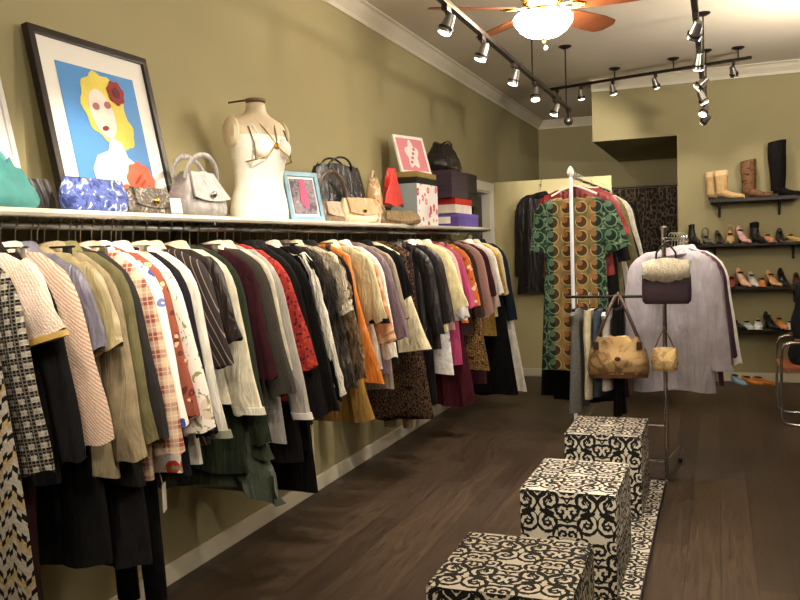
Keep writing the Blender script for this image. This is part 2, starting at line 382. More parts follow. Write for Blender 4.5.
# ---------------------------------------------------------------- track lights
def track(label, p0, p1, rods, zc=ZC):
    t = T('track_rail', label, 'light track', (0, 0, 0)); p0, p1 = Vector(p0), Vector(p1); dv = (p1 - p0); L = dv.length
    ang = math.atan2(dv.y, dv.x)
    B().box((p0 + p1) / 2, (L, .034, .026), Matrix.Rotation(ang, 3, 'Z'), .004).build('rail', DARKM, t, False)
    for (x, y) in rods:
        B().tube([(x, y, p0.z + .01), (x, y, zc)], .006, 8).build('suspension_rod', DARKM, t)
        B().lathe([(.055, 0), (.055, -.008), (.03, -.022), (.008, -.026)], (x, y, zc)).build('canopy', DARKM, t)
    return t
lens = emit('#fff4e0', 14.0); shell = plain('#8d8a84', .28, .9, .1, 6, 0)
def spot(loc, aim, label, on=True, power=1.0, ang=58):
    t = T('track_spotlight', label, 'spotlight', loc, 0, 'spotlights along the ceiling tracks')
    dv = (Vector(aim) - (Vector(loc) + Vector((0, 0, -.1)))).normalized(); q = dv.to_track_quat('-Z', 'Y').to_matrix(); c = Vector((0, 0, -.1))
    B().box((0, 0, -.016), (.03, .075, .03), bev=.004).build('adapter', DARKM, t, False)
    B().tube([(0, 0, -.02), (0, 0, -.055), c + q @ Vector((0, 0, .045))], .008, 8).build('stem', DARKM, t)
    prof = [(.006, .062), (.022, .058), (.027, .03), (.03, 0), (.037, -.03), (.037, -.038), (.033, -.038)]
    h = B(); n = 18
    h.loft([[c + q @ Vector((r * math.cos(2 * PI * k / n), r * math.sin(2 * PI * k / n), z)) for k in range(n)] for r, z in prof]).build('housing', shell, t)
    B().loft([[c + q @ Vector((.039 * math.cos(2 * PI * k / n), .039 * math.sin(2 * PI * k / n), z)) for k in range(n)] for z in (-.008, -.02)]).build('band', DARKM, t)
    B().loft([[c + q @ Vector((r * math.cos(2 * PI * k / n), r * math.sin(2 * PI * k / n), z)) for k in range(n)] for r, z in ((.031, -.036), (.031, -.041), (.02, -.045))]).build('lens', lens, t)
    l = lamp('SPOT', 'spot_light', c + q @ Vector((0, 0, -.055)), SPOT_W * power, WARM, t, spot_size=R(ang), spot_blend=.7, shadow_soft_size=.03)
    l.rotation_euler = q.to_euler()
ZT = 2.7  # the next two tracks are extended out of view to carry added spotlights
track('black light track running along above the clothes wall', (-1.24, .3, ZT), (-1.24, 7.66, ZT), [(-1.24, 7.49), (-1.24, 6.05), (-1.24, 2.2)])
track('black light track running down the middle of the ceiling', (-.1, .3, ZT), (-.1, 8.4, ZT), [(-.09, 6.94), (-.088, 8.3), (-.1, 2.2)])
track('light track crossing the ceiling before the shoe wall', (-1.68, 8.9, 3.12), (.3, 8.3, 3.12), [(-.95, 8.679), (-.38, 8.506), (.19, 8.333)])
A = 'leftward spotlight on the track above the clothes, '
for y, aim, p, nm in ((.7, (-2.0, 1.5, 1.5), 1.0, 'first'), (1.5, (-2.0, 2.0, 1.55), 1.3, 'second'), (2.3, (-2.1, 2.5, 1.65), 1.3, 'third'), (3.1, (-2.1, 3.3, 1.7), 1.2, 'fourth')):  # heads out of view, added to light the near clothes from the front
    spot((-1.24, y, ZT - .01), aim, 'added out-of-view spotlight on the clothes track, the ' + nm + ' from the shop front', power=p, ang=50)
for y, aim, p, l in ((4.0, (-1.75, 3.8, 1.3), 1.2, 'steel spotlight on the clothes track, nearest the turquoise end of the room'),
                     (4.66, (-1.8, 4.6, 1.2), 1.0, 'steel spotlight on the clothes track under the nearest fan blade'),
                     (5.46, (-1.7, 5.4, 1.0), 1.0, 'steel spotlight hanging straight down, third along the clothes track'),
                     (6.13, (-1.1, 5.7, .9), .9, 'bright spotlight fourth along the clothes track, facing the viewer'),
                     (6.94, (-1.8, 6.9, 1.0), .9, 'spotlight on the clothes track just before its far end, tilted to the wall'),
                     (7.58, (-1.7, 11.8, 2.1), 2.0, 'dark spotlight at the very end of the clothes track')):
    spot((-1.24, y, ZT - .01), aim, l, power=p)
for y, aim, p, l in ((.9, (-1.95, 1.9, 1.45), 1.3, 'added out-of-view spotlight on the middle track nearest the shop front'), (1.9, (-1.95, 2.8, 1.45), 1.3, 'added out-of-view spotlight on the middle track, second from the shop front'),  # first four heads are out of view, added for light on clothes and cubes
                     (2.9, (-.6, 3.7, .45), 3.5, 'added out-of-view spotlight on the middle track aimed down at the patterned cubes'), (3.8, (-1.95, 4.5, 1.4), 1.2, 'added out-of-view spotlight on the middle track aimed at the fur jackets'),
                     (4.75, (-.75, 5.9, 1.2), 1.3, 'large spotlight on the middle track, highest in view'), (5.6, (-.3, 6.1, 1.0), .8, 'spotlight on the middle track beside the upper ceiling cup'),
                     (6.35, (-1.9, 6.6, 1.1), 1.0, 'spotlight on the middle track just above the crossing track'), (7.0, (.9, 7.6, .0), .8, 'spotlight on the middle track just below the crossing track'),
                     (7.7, (-.6, 6.9, 1.2), .8, 'glaring spotlight near the far end of the middle track'), (8.3, (-1.7, 9.2, 1.3), 1.0, 'small spotlight at the far tip of the middle track')):
    spot((-.1, y, ZT - .01), aim, l, power=p, ang=46 if y < 4 else 58)
for x, aim, l in ((-1.56, (-1.75, 11.8, 2.2), 'small spotlight at the dark end of the crossing track near the wall corner'), (-1.3, (-1.2, 9.2, 1.2), 'small spotlight on the crossing track behind the clothes track'),
                  (-.97, (-.6, 9.2, 1.2), 'cone spotlight on the crossing track above the green dress'), (-.55, (-.1, 9.2, 1.5), 'cone spotlight on the crossing track above the shelf corner'),
                  (.15, (.5, 9.2, 1.7), 'silver spotlight at the end of the crossing track above the boots')):
    y = 8.9 - (x + 1.68) * .6 / 1.98
    spot((x, y, 3.11), aim, l, power=.55)

# ---------------------------------------------------------------- shelf and rail on the left wall
XS, ZSH, XRL, ZRL = -1.966, 1.663, -2.055, 1.612
sh = T('wall_shelf', 'long pale shelf over the clothes rail on the khaki wall', 'shelf', (0, 0, 0))
B().box(((XL + XS) / 2, (.2 + 7.52) / 2, ZSH - .009), (XS - XL, 7.32, .018), bev=.003).build('shelf_board', plain('#c9c3b0', .35, 0, .06, 4, 0), sh, False)
rb = B().tube([(XS - .006, .2 + i * .012, ZSH - .014) for i in range(611)], [.0125 + .0018 * (i % 2) for i in range(611)], 8).build('ribbed_edge', plain('#bdb7a8', .35, .2, .06, 6, 0), sh)
for y in (.4, 1.45, 3.0, 4.6, 6.2, 7.45):
    B().box(((XL + XS) / 2, y, ZSH - .03), (XS - XL - .02, .014, .02)).tube([(XL + .004, y, ZSH - .3), (XRL - .09, y, ZSH - .035)], .007, 6).build('bracket', STEEL, sh)
rl = T('clothes_rail', 'long steel clothes rail below the wall shelf', 'clothes rail', (0, 0, 0))
B().tube([(XRL, .25, ZRL), (XRL, 7.5, ZRL)], .0125, 10).build('rail_tube', STEEL, rl)
for y in (.3, 1.5, 3.05, 4.65, 6.25, 7.46):
    B().tube([(XRL, y, ZRL), (XRL, y, ZSH - .018)], .006, 6).build('rail_hanger', STEEL, rl)

# ---------------------------------------------------------------- garments
def lerp(a, b, t): return a + (b - a) * t
def hanger(root, m, zr, w=.2, clips=False):
    h = B()
    if clips:
        h.tube([(-w * .75, 0, zr - .085), (w * .75, 0, zr - .085)], .004, 6)
        for x in (-w * .6, w * .6): h.box((x, 0, zr - .1), (.022, .02, .035), bev=.003)
        h.tube([(0, 0, zr - .06), (0, 0, zr - .085)], .004, 6)
    else:
        w = .165; h.tube([(-w, 0, zr - .148), (-w * .5, 0, zr - .108), (0, 0, zr - .078), (w * .5, 0, zr - .108), (w, 0, zr - .148)], .0075, 7)
    o = h.build('hanger', m, root)
    r = .0165
    pts = [(-r * 1.0, 0, zr - .004)] + [(-r * math.cos(a), 0, zr + r * math.sin(a)) for a in [PI * i / 8 for i in range(9)]] + [(r * .9, 0, zr - .012), (r * .2, 0, zr - .03), (0, 0, zr - .08)]
    B().tube(pts, .0024, 6).build('hook', WIRE, o)
def torso(hem, wsh=.19, flR=.08, flL=.02, zn=-.068, th=.025, seed=0, fold=.009, k=26.0, strap=False, wob=.0, nz=16, n=32, fr=0.0, sl=1.0, yo=0.0):
    rnd = random.Random(seed); ph = rnd.uniform(0, 6); ph2 = rnd.uniform(0, 6); rings = []
    top = [(zn, .05), (zn - .012, .085), (zn - .036 * sl, .135), (zn - .075 * sl, wsh), (zn - .13, wsh + .006)]
    if strap: top = [(zn - .06, wsh * .55), (zn - .1, wsh * .75), (zn - .17, wsh)]
    zs = top + [(lerp(top[-1][0], hem, (i + 1) / nz), None) for i in range(nz)]
    for z, w0 in zs:
        t = 0 if w0 is not None else (top[-1][0] - z) / (top[-1][0] - hem); wb = top[-1][1]
        wR = w0 if w0 is not None else wb + flR * t ** 1.15; wL = w0 if w0 is not None else wb + flL * t
        thk = th * (.75 if w0 is not None and w0 < .1 else 1.0) * (1 + .35 * t); ring = []
        for i in range(n):
            a = 2 * PI * i / n; c, s_ = math.cos(a), math.sin(a); x = (wR if c > 0 else wL) * math.copysign(abs(c) ** .8, c)
            y = thk * math.copysign(abs(s_) ** .8, s_) + fold * (.25 + t) * math.sin(k * x + ph) + .5 * fold * t * math.sin(k * 1.9 * x + ph2 + 2 * t) + yo
            zz = z + (wob * t * t * math.sin(9 * x + ph2)) + (.012 * t * t * math.sin(14 * x + ph))
            if fr: x += rnd.uniform(-fr, fr); y += rnd.uniform(-fr, fr)
            ring.append((x, y, zz))
        rings.append(ring)
    return B().loft(rings)
def sleeve(side, L, w0=.062, w1=.048, fl=.1, zs=-.135, xs=.165, th=.023, seed=0, fr=0.0, n=20):
    rnd = random.Random(seed); m = 18; ph = rnd.uniform(0, 6)
    pts = [Vector((side * (xs - .085), 0, -.108)), Vector((side * (xs - .035), 0, -.128))]
    for i in range(m):
        t = i / (m - 1); x = xs + .045 * (1 - (1 - min(1, t * 5)) ** 2) + fl * t ** 1.05
        pts.append(Vector((side * x, .007 * math.sin(5 * t + seed), zs - .03 - (L - .03) * t)))
    rings = []; N = len(pts)
    for i, p in enumerate(pts):
        t = max(0, (i - 2) / (m - 1)); d_ = (pts[min(i + 1, N - 1)] - pts[max(i - 1, 0)]).normalized(); nx = Vector((-d_.z, 0, d_.x))
        w_ = lerp(w0, w1, t) * (.36, .62, .85)[i] if i < 3 else lerp(w0, w1, t) * (1 + .025 * math.sin(13 * t + seed)); ring = []
        tt = th * (1 - .15 * t) * (.9 if i < 2 else 1)
        for k in range(n):
            a = 2 * PI * k / n; f_ = rnd.uniform(-fr, fr) if fr else 0.0
            pl = 1 + (.17 * t + .05) * math.sin(4 * a + ph + 3.5 * t) + .06 * math.sin(7 * a - ph + 5 * t)
            ring.append(p + nx * (w_ * math.cos(a) * (1 + .05 * t * math.sin(5 * a + ph)) + f_) + Vector((0, 1, 0)) * (tt * math.sin(a) * pl + f_) + Vector((0, 0, .006 * math.sin(3 * a + ph) * t)))
        rings.append(ring)
    end = [p + Vector((0, 0, .02)) for p in rings[-1]]; c = sum(end, Vector()) / n
    rings.append([c + (p - c) * .8 for p in end])
    return B().loft(rings)
HM = [BLKPL, WHITE, WOOD, metal('#b0aca4', .3)]
def garment(name, label, cat, loc, mat, hem, slv=0.0, kind='top', rz=0.0, group=None, collar=None, cuff=None, sm=None, hm=None, lining=None, **k):
    """loc is the point on the rail the hook hangs from; hem is the world height of the hem"""
    t = T(name, label, cat, (loc[0], loc[1], loc[2]), rz + random.uniform(-.014, .014), group or ('clothes hung along the wall rail' if loc[0] == XRL else 'clothes on the freestanding racks'))
    seed = int((abs(loc[0]) * 13 + loc[1] * 997) * 10) % 9973; zh = hem - loc[2]
    hm = hm or HM[seed % 4]; zr = k.pop('zr', .014)
    hanger(t, hm, zr, clips=kind in ('skirt', 'trousers'))
    fl = k.pop('fl', .1); flL = k.pop('flL', .02); fr = k.pop('fr', 0.0); sw = k.pop('sw', None); xs = k.pop('xs', .165); sth = k.pop('sth', .023)
    if kind == 'trousers':
        wd = k.get('w', .11)
        B().loft([[(x * wd, y * .03, z) for x, y in [(math.cos(a), math.sin(a)) for a in [2 * PI * i / 18 for i in range(18)]]] for z in (-.085, -.1, -.2, -.32)]).build('waistband', mat, t)
        for s_ in (-1, 1):
            rr = []
            for i in range(9):
                q = i / 8; z = lerp(-.28, zh, q); cx = s_ * wd * .5 + (fl * q if s_ > 0 else fl * .6 * q)
                rr.append([(cx + wd * lerp(.52, .4, q) * math.cos(a) * (1 + .04 * math.sin(5 * q * 3 + s_)), .032 * math.sin(a) + .006 * math.sin(7 * q), z) for a in [2 * PI * j / 14 for j in range(14)]])
            B().loft(rr).build('trouser_leg', mat, t)
        return t
    if kind == 'skirt':
        torso(zh, k.get('w', .15), fl, flL, -.075, .03, seed, .016, 40.0, False, .02).build('skirt_body', mat, t)
        if sm: 
            torso(zh - .16, k.get('w', .15) + .02, fl + .03, flL, lerp(-.1, zh, .6), .03, seed + 2, .02, 46.0, False, .03).build('ruffle', sm, t)
        return t
    k.pop('w', None)
    torso(zh, seed=seed, flR=fl * .55, flL=flL, fr=fr, **k).build('body', mat, t)
    if slv:
        sh0, sh1 = sw or ((.062, .046) if slv > .35 else (.072, .078))
        for s_ in (1, -1):
            o = sleeve(s_, slv, sh0, sh1, fl if s_ > 0 else min(fl, .03), seed=seed + s_, fr=fr, xs=xs if s_ > 0 else min(xs, .165), th=sth).build('sleeve', sm or mat, t)
            if cuff:
                x = xs + .045 + (fl if s_ > 0 else min(fl, .03)); z = -.135 - slv
                c = B().loft([[(s_ * x + (sh1 + .006) * math.cos(a) + s_ * .004 * j, (sth * .8 + .006) * math.sin(a), z + (.024 - .014 * j if slv > .3 else .008 - .008 * j) + .25 * (sh1 + .006) * math.cos(a) * s_ * (slv < .3)) for a in [2 * PI * i / 14 for i in range(14)]] for j in range(3)])
                c.build('cuff', cuff, o)
    if collar:
        cz = -.075
        B().loft([[(r * math.cos(a), r * .62 * math.sin(a) + .004, cz + z + .01 * math.cos(a)) for a in [2 * PI * i / 20 for i in range(20)]] for r, z in ((.088, -.05), (.1, -.035), (.07, .012), (.056, .016), (.05, -.01))], False, False).build('collar', collar, t)
    if lining:
        x0 = .05
        B().loft([[(lerp(.05, .2, q) + dx, -.05 - .012 * q + dy, lerp(-.1, zh + .02, q)) for dx, dy in ((0, 0), (.05, 0), (.05, .01), (0, .01))] for q in [i / 8 for i in range(9)]]).build('front_trim', lining, t)
    return t
GRP = None
def L(y, name, label, cat, mat, hem, slv=0.0, **k):
    return garment(name, label, cat, (XRL, y, ZRL), mat, hem, slv, k.pop('kind', 'top'), **k)
DEN = cloth('#1c2430'); CHAR = cloth('#2b2826'); BRN = cloth('#3a2a22'); IV = cloth('#d8cfb4'); CRM = cloth('#d9cba6'); SILK = satin('#2a201c')
BLK2 = cloth('#191617')
L(1.615, 'cardigan', 'long black and tan chevron knit cardigan hanging nearest the camera', 'cardigan', chevron('#8f887a', '#14110f', '#8f7c58', .05), .3, 1.0, fl=.13, sw=(.08, .09), th=.03)
L(1.735, 'coat', 'black and white checked tweed coat with a round buckle', 'coat', check('#15120f', '#a8a090'), .88, .56, fl=.08, sw=(.075, .075), collar=check('#15120f', '#b9b2a2'))
tb = B().tube([(.2 + .024 * math.cos(a), -.052 + .002 * math.sin(a), -.69 + .02 * math.sin(a)) for a in [2 * PI * i / 16 for i in range(16)]], .006, 6, True)
tb.build('buckle', CHROME, bpy.data.objects['coat'])
L(1.815, 'short_jacket', 'cream boucle jacket with short gold-edged sleeves', 'jacket', tweed('#c4b09c', '#e2d4c2', '#b8988a', .009), 1.0, .2, fl=.06, sw=(.08, .085), cuff=plain('#a88a48', .5), collar=tweed('#cbb8a4', '#e8dccb'))
L(1.87, 'cardigan', 'black cardigan with a pompon collar behind the cream boucle jacket', 'cardigan', BLACK, .85, .56, fl=.1, collar=fur('#0c0a0a', '#2a2624'))
L(1.945, 'cardigan', 'long pink and cream ribbed tweed cardigan', 'cardigan', tweed('#b89880', '#dcc6ae', '#8a685a', .009, 50), .94, .53, fl=.1, sw=(.078, .08), collar=IV)
L(2.005, 'short_jacket', 'slate grey short-sleeved jacket with puffed sleeves', 'jacket', satin('#6a6672'), .9, .26, fl=.07, sw=(.07, .06), collar=satin('#6a6672'))
L(2.07, 'blouse', 'olive beige short-sleeved blouse behind the slate jacket', 'blouse', satin('#9a8c64'), .95, .26, fl=.08, sw=(.07, .062))
L(2.125, 'coat', 'tan trench coat with a buttoned front edge', 'coat', cloth('#8a7c60'), .8, .62, fl=.1, sw=(.07, .06), collar=cloth('#8f8163'))
L(2.185, 'coat', 'moss green wool coat beside the tan trench', 'coat', cloth('#605a3c'), .86, .58, fl=.1, sw=(.07, .06), collar=cloth('#6b6440'))
L(2.235, 'dress', 'charcoal dress peeking out behind the moss green coat', 'dress', CHAR, .74, .58, fl=.11)
L(2.29, 'shirt', 'red and cream plaid flannel shirt', 'shirt', plaid('#cdb394', '#8a4a40', '#ead8c0', .06), .74, .64, fl=.12, sw=(.07, .066), collar=plaid('#cdb394', '#8a4a40', '#ead8c0', .06))
L(2.345, 'blouse', 'white blouse with blue flower print', 'blouse', floral('#e9e4da', '#3a4a8a', '#6a7ab0', 16, .3), .82, .56, fl=.12, collar=WHITE)
L(2.395, 'blouse', 'rust red flowered blouse behind the blue-flowered one', 'blouse', floral('#8a4a38', '#d8b08a', '#5a2a20', 34, .36), .85, .54, fl=.12)
L(2.445, 'shirt', 'white shirt printed with red blooms and green leaves', 'shirt', floral('#e8dfd2', '#c23a34', '#d8c4b0', 9, .34, '#8f8f5a'), .72, .6, fl=.13, sw=(.07, .068), collar=WHITE)
L(2.5, 'cardigan', 'black and white edged cardigan behind the red bloom shirt', 'cardigan', cloth('#1a1820'), .7, .62, fl=.13)
L(2.565, 'shirt', 'ivory satin shirt with long cuffed sleeves before the pinstripe blouse', 'shirt', satin('#d5cfc0'), .72, .64, fl=.13, collar=CRM, cuff=satin('#8a8a72'))
L(2.635, 'blouse', 'dark pinstriped blouse with gathered hem', 'blouse', stripes('#2a2220', '#8a7a70', .022, .14, 25), .78, .4, fl=.1, sw=(.075, .06), collar=CRM)
L(2.71, 'shirt', 'dark brown satin shirt with elbow sleeves', 'shirt', SILK, .8, .32, fl=.09, sw=(.078, .07))
L(2.79, 'jacket', 'cream jacket with long turned-back cuffs', 'jacket', cloth('#e0d8be'), .9, .6, fl=.12, sw=(.072, .066), collar=CRM, cuff=cloth('#e8e2d0'))
L(2.87, 'cardigan', 'dark bottle green long cardigan with slim sleeves', 'cardigan', cloth('#2f3628'), .62, .74, fl=.13)
L(2.925, 'skirt', 'sage green ruffled skirt hanging low on the rail', 'skirt', satin('#3d4436'), .68, kind='skirt', w=.19, fl=.16, sm=satin('#4a5242'))
L(2.985, 'blouse', 'dark burgundy blouse beside the bottle green cardigan', 'blouse', cloth('#3c1a22'), .85, .5, fl=.1)
L(3.06, 'jacket', 'charcoal jacket with an ivory front edge', 'jacket', tweed('#3a3632', '#5a544c'), .84, .58, fl=.12, sw=(.07, .066), collar=IV, lining=IV)
L(3.13, 'coat', 'ivory lightweight coat beside the charcoal jacket', 'coat', cloth('#d8d0b8'), .9, .5, fl=.09, collar=IV)
L(3.19, 'shirt', 'grey and white shirt with a low white tail', 'shirt', satin('#a8a29a'), .66, .7, fl=.14, cuff=WHITE)
L(3.26, 'dress', 'red and orange painterly print dress', 'dress', floral('#a8342e', '#c8502e', '#4a1a2a', 60, .4), .84, .5, fl=.14, sw=(.055, .06))
L(3.32, 'coat', 'black wool coat beside the red print dress', 'coat', BLK2, .55, .72, fl=.15, sw=(.07, .062), collar=BLACK)
L(3.4, 'coat', 'long black coat with wide lapels', 'coat', BLACK, .58, .72, fl=.16, sw=(.075, .07), collar=BLK2)
L(3.47, 'dress', 'long black evening dress reaching low over the floor', 'dress', BLACK, .36, fl=.14)
L(3.545, 'fur_coat', 'black fur coat with a long white fur edge', 'coat', fur('#0c0a0a', '#1c1918', '#2c2826'), .74, .7, fl=.1, sw=(.08, .075), fr=.006, collar=fur('#c8bca4', '#efe6d2'))
ft = sleeve(1, .7, .022, .026, .125, -.1, .2, .022, 3, .005).build('fur_edge', fur('#d8d0bc', '#f4eee0'), bpy.data.objects['fur_coat'])
L(3.66, 'fur_jacket', 'grey and black marbled fur jacket', 'jacket', fur('#1c1917', '#5a524a', '#a89c8c', 24), .76, .66, fl=.13, sw=(.082, .07), fr=.006, collar=fur('#3a342e', '#7a7064'))
L(3.78, 'fur_vest', 'fluffy cream fur vest', 'vest', fur('#b8a98a', '#e8dcc4'), .98, .3, fl=.08, sw=(.08, .06), fr=.008, collar=fur('#b8a98a', '#e8dcc4'))
L(3.85, 'fur_jacket', 'shaggy brown fur jacket beside the cream fur vest', 'jacket', fur('#4a3a2a', '#8a7458'), .78, .64, fl=.12, sw=(.07, .06), fr=.007)
L(3.93, 'blazer', 'black blazer behind the cream fur vest', 'blazer', BLACK, .95, .5, fl=.07, collar=BLK2)
L(4.0, 'skirt', 'old gold satin skirt below the brown fur jacket', 'skirt', satin('#9a7434'), .6, kind='skirt', w=.18, fl=.16)
L(4.1, 'dress', 'bright orange sleeveless dress', 'dress', satin('#c8701c'), .78, fl=.3, wsh=.2)
L(4.2, 'blouse', 'olive cream blouse with dark banded sleeves', 'blouse', satin('#b8ac84'), .95, .38, fl=.09, sw=(.07, .066), cuff=BLACK, collar=CRM)
L(4.28, 'dress', 'peach and tan patchwork dress with a dark floral hem', 'dress', blotch('#c8a880', '#a86f4a', '#4a3a2e', 9), .78, .5, fl=.12, sw=(.055, .055))
L(4.37, 'shirt', 'white cotton shirt beside the mauve dress', 'shirt', cloth('#ddd6c6'), .82, .6, fl=.1, collar=WHITE)
L(4.47, 'dress', 'mauve draped dress beside the white shirt', 'dress', satin('#6a5560'), .78, .5, fl=.12, sw=(.06, .055))
L(4.56, 'dress', 'taupe dress behind the mauve one', 'dress', satin('#8a7a6a'), .66, .4, fl=.1)
L(4.69, 'shirt', 'black short-sleeved shirt with an open cuff', 'shirt', BLACK, .8, .28, fl=.08, sw=(.07, .062), collar=BLACK)
L(4.84, 'dress', 'cream flared dress hanging between black shirt and leopard dress', 'dress', cloth('#d4c8a4'), .86, fl=.34, wsh=.2)
L(4.96, 'dress', 'long brown leopard and rose print dress', 'dress', spotted('#120b09', '#3a2218', '#54402c', 60), .42, fl=.26, wsh=.2)
L(5.06, 'dress', 'maroon flowered maxi dress beside the leopard dress', 'dress', floral('#1c0e0c', '#5a2c20', '#7a6448', 70, .36), .38, fl=.2, wsh=.2)
L(5.14, 'trousers', 'narrow beige trousers hanging nearly to the floor', 'trousers', cloth('#8f8468'), .3, kind='trousers', fl=.06)
L(5.24, 'jacket', 'black leather biker jacket', 'jacket', leather('#161313'), .8, .56, fl=.1, collar=leather('#161313'))
L(5.35, 'dress', 'long black velvet dress beside the biker jacket', 'dress', BLK2, .42, .5, fl=.1)
L(5.48, 'jacket', 'glossy dark brown jacket before the pale yellow tunic', 'jacket', leather('#2a2220'), .78, .5, fl=.1, collar=WHITE)
L(5.6, 'tunic', 'pale yellow loose tunic with wide sleeves', 'tunic', cloth('#dccf9e'), .9, .42, fl=.12, sw=(.085, .095), collar=IV)
L(5.7, 'dress', 'white and grey print ruffled dress', 'dress', blotch('#dcd8d2', '#c8c4c0', '#7a7c84', 12), .58, .5, fl=.12, sw=(.06, .07))
L(5.82, 'shirt', 'pale pink shirt beside the white print dress', 'shirt', satin('#d8a898'), .88, .5, fl=.1, collar=WHITE)
L(5.95, 'dress', 'magenta pink dress near the far end of the rail', 'dress', satin('#a83a66'), .62, .44, fl=.11, sw=(.06, .05))
L(6.05, 'skirt', 'long dark red skirt trailing near the floor', 'skirt', cloth('#3a0f18'), .3, kind='skirt', w=.17, fl=.14)
L(6.15, 'blouse', 'orange and white printed blouse', 'blouse', floral('#c86a34', '#e8cba8', '#a83a2a', 22, .4), .92, .44, fl=.1)
L(6.3, 'jacket', 'dark brown fitted jacket beside the orange blouse', 'jacket', BRN, .8, .54, fl=.09, collar=BRN)
L(6.42, 'dress', 'leopard print dress with a khaki sash end', 'dress', spotted('#2a1e12', '#6a4e2a', '#8a6a3e', 60), .5, fl=.24, wsh=.2)
L(6.55, 'cardigan', 'rose brown knitted cardigan', 'cardigan', tweed('#8a6258', '#a8847a'), .8, .54, fl=.1)
L(6.68, 'dress', 'maroon long dress beside the rose brown cardigan', 'dress', cloth('#3a1a20'), .34, .4, fl=.09)
L(6.8, 'jacket', 'pink and grey boucle jacket', 'jacket', tweed('#a88a80', '#d8c4b8'), .9, .5, fl=.09)
L(6.93, 'shirt', 'crisp white shirt near the far end of the rail', 'shirt', cloth('#e4e0d6'), .98, .4, fl=.09, collar=WHITE)
L(7.05, 'tunic', 'gold sequinned tunic showing below the cream blouse', 'tunic', blotch('#8a6a30', '#c8a050', '#5a4420', 60, .35, .6), .72, .4, fl=.08)
L(7.16, 'blouse', 'cream silk blouse, last pale top at the far end of the rail', 'blouse', satin('#d8c896'), .86, .42, fl=.06, sw=(.065, .06), collar=IV)
L(7.27, 'dress', 'long black sleeveless dress near the far end of the rail', 'dress', BLACK, .16, fl=.3, wsh=.2)
L(7.36, 'coat', 'dark navy long coat near the far end of the rail', 'coat', DEN, .14, .66, fl=.1, collar=DEN)
L(7.45, 'robe', 'long white sleeveless robe, last on the rail', 'robe', cloth('#e6e0d0'), .16, fl=.36, wsh=.205)
# long dark pieces hanging lower in the row
L(2.1 - .005, 'skirt', 'black short skirt below the pink tweed cardigan', 'skirt', BLACK, .52, kind='skirt', w=.15, fl=.05)
L(2.47, 'trousers', 'black trousers hanging low below the red bloom shirt', 'trousers', BLACK, .22, kind='trousers', fl=.04)
L(2.265, 'skirt', 'black pencil skirt below the plaid shirt', 'skirt', BLK2, .46, kind='skirt', w=.15, fl=.08)
L(1.905, 'trousers', 'dark maroon trousers below the black cardigan', 'trousers', cloth('#24100f'), .3, kind='trousers', fl=.02)
L(3.6, 'scarf', 'long brown knitted scarf with a cream end', 'scarf', cloth('#3c2418'), .64, kind='trousers', fl=.1, w=.1)
B().loft([[(.14 + .052 * math.cos(a), .03 * math.sin(a), z) for a in [2 * PI * i / 16 for i in range(16)]] for z in (-.96, -1.05, -1.2, -1.22)]).build('cream_end', CRM, bpy.data.objects['scarf'])
tagp = B().box((-1.86, 2.42, .64), (.004, .05, .1), Matrix.Rotation(R(25), 3, 'Z')).tube([(-1.865, 2.42, .69), (-1.9, 2.43, .78)], .0015, 5).build('price_tag', WHITE, None, False)
tag(tagp, 'white paper tag dangling below the plaid shirt', 'price tag')

# ---------------------------------------------------------------- rack with the green dress
rk = T('garment_rack', 'white-posted straight garment rack holding the green dress', 'clothes rack', (-.985, 6.07, 0))
PW = plain('#cfd2dc', .25, .1, .04, 3, 0)
B().tube([(0, 0, .04), (0, 0, 1.98)], .0135, 12).build('front_post', PW, rk)
B().lathe([(.012, 1.97), (.022, 1.985), (.026, 2.005), (.02, 2.028), (.01, 2.042), (.003, 2.05)], n=16).build('finial', plain('#d8cfc6', .3), rk)
B().tube([(0, 0, 1.975), (.02, 2.1, 1.975)], .012, 10).build('top_rail', CHROME, rk)
B().tube([(.02, 2.1, .04), (.02, 2.1, 1.99)], .016, 12).build('rear_post', PW, rk)
for y in (0, 2.1):
    B().tube([(-.02, y - .12, .035), (-.02, y + .3, .035)], .014, 10).build('foot', PW, rk)
    for s_ in (-1, 1): B().lathe([(.012, 0), (.018, .004), (.018, .02)], (-.02, y + .09 + s_ * .2, 0)).build('caster', BLKPL, rk)
B().tube([(0, 0, .12), (.02, 2.1, .12)], .01, 8).build('bottom_bar', CHROME, rk)
def RK(y, name, label, cat, mat, hem, slv=0.0, x=-.98, drop=0.0, **k):
    if drop: k['zr'] = .014 + drop
    return garment(name, label, cat, (x, y, 1.982 - drop), mat, hem, slv, k.pop('kind', 'top'), hm=k.pop('hm', WHITE), **k)
rd = ring_dress()
RK(6.17, 'dress', 'green and orange ring-printed dress facing out on the front of the rack', 'dress', rd, .55, .34, drop=.07, fl=.1, flL=.06, wsh=.2, sw=(.085, .095), hm=plain('#d8d4cc', .35), zn=-.085)
RK(6.3, 'blouse', 'scarlet blouse right behind the green dress', 'blouse', satin('#7a1512'), 1.25, .32, fl=.1, flL=.05, wsh=.21, sw=(.08, .085))
RK(6.42, 'skirt', 'long black skirt behind the green dress', 'skirt', BLACK, .3, kind='skirt', w=.24, fl=.1, flL=.08)
RK(6.58, 'dress', 'long black dress deep on the rack', 'dress', BLK2, .25, .5, fl=.1, flL=.06)
RK(6.78, 'jacket', 'khaki jacket sticking out beside the scarlet blouse', 'jacket', cloth('#6a6242'), .95, .62, fl=.14, collar=cloth('#8a8058'), x=-.95)
RK(6.98, 'jacket', 'black jacket between khaki jacket and white blouse on the rack', 'jacket', BLACK, 1.1, .5, fl=.14, collar=BLACK)
RK(7.2, 'blouse', 'white blouse with sleeve hanging out toward the curtain', 'blouse', cloth('#d8d2c4'), 1.1, .5, fl=.12, x=-.95)
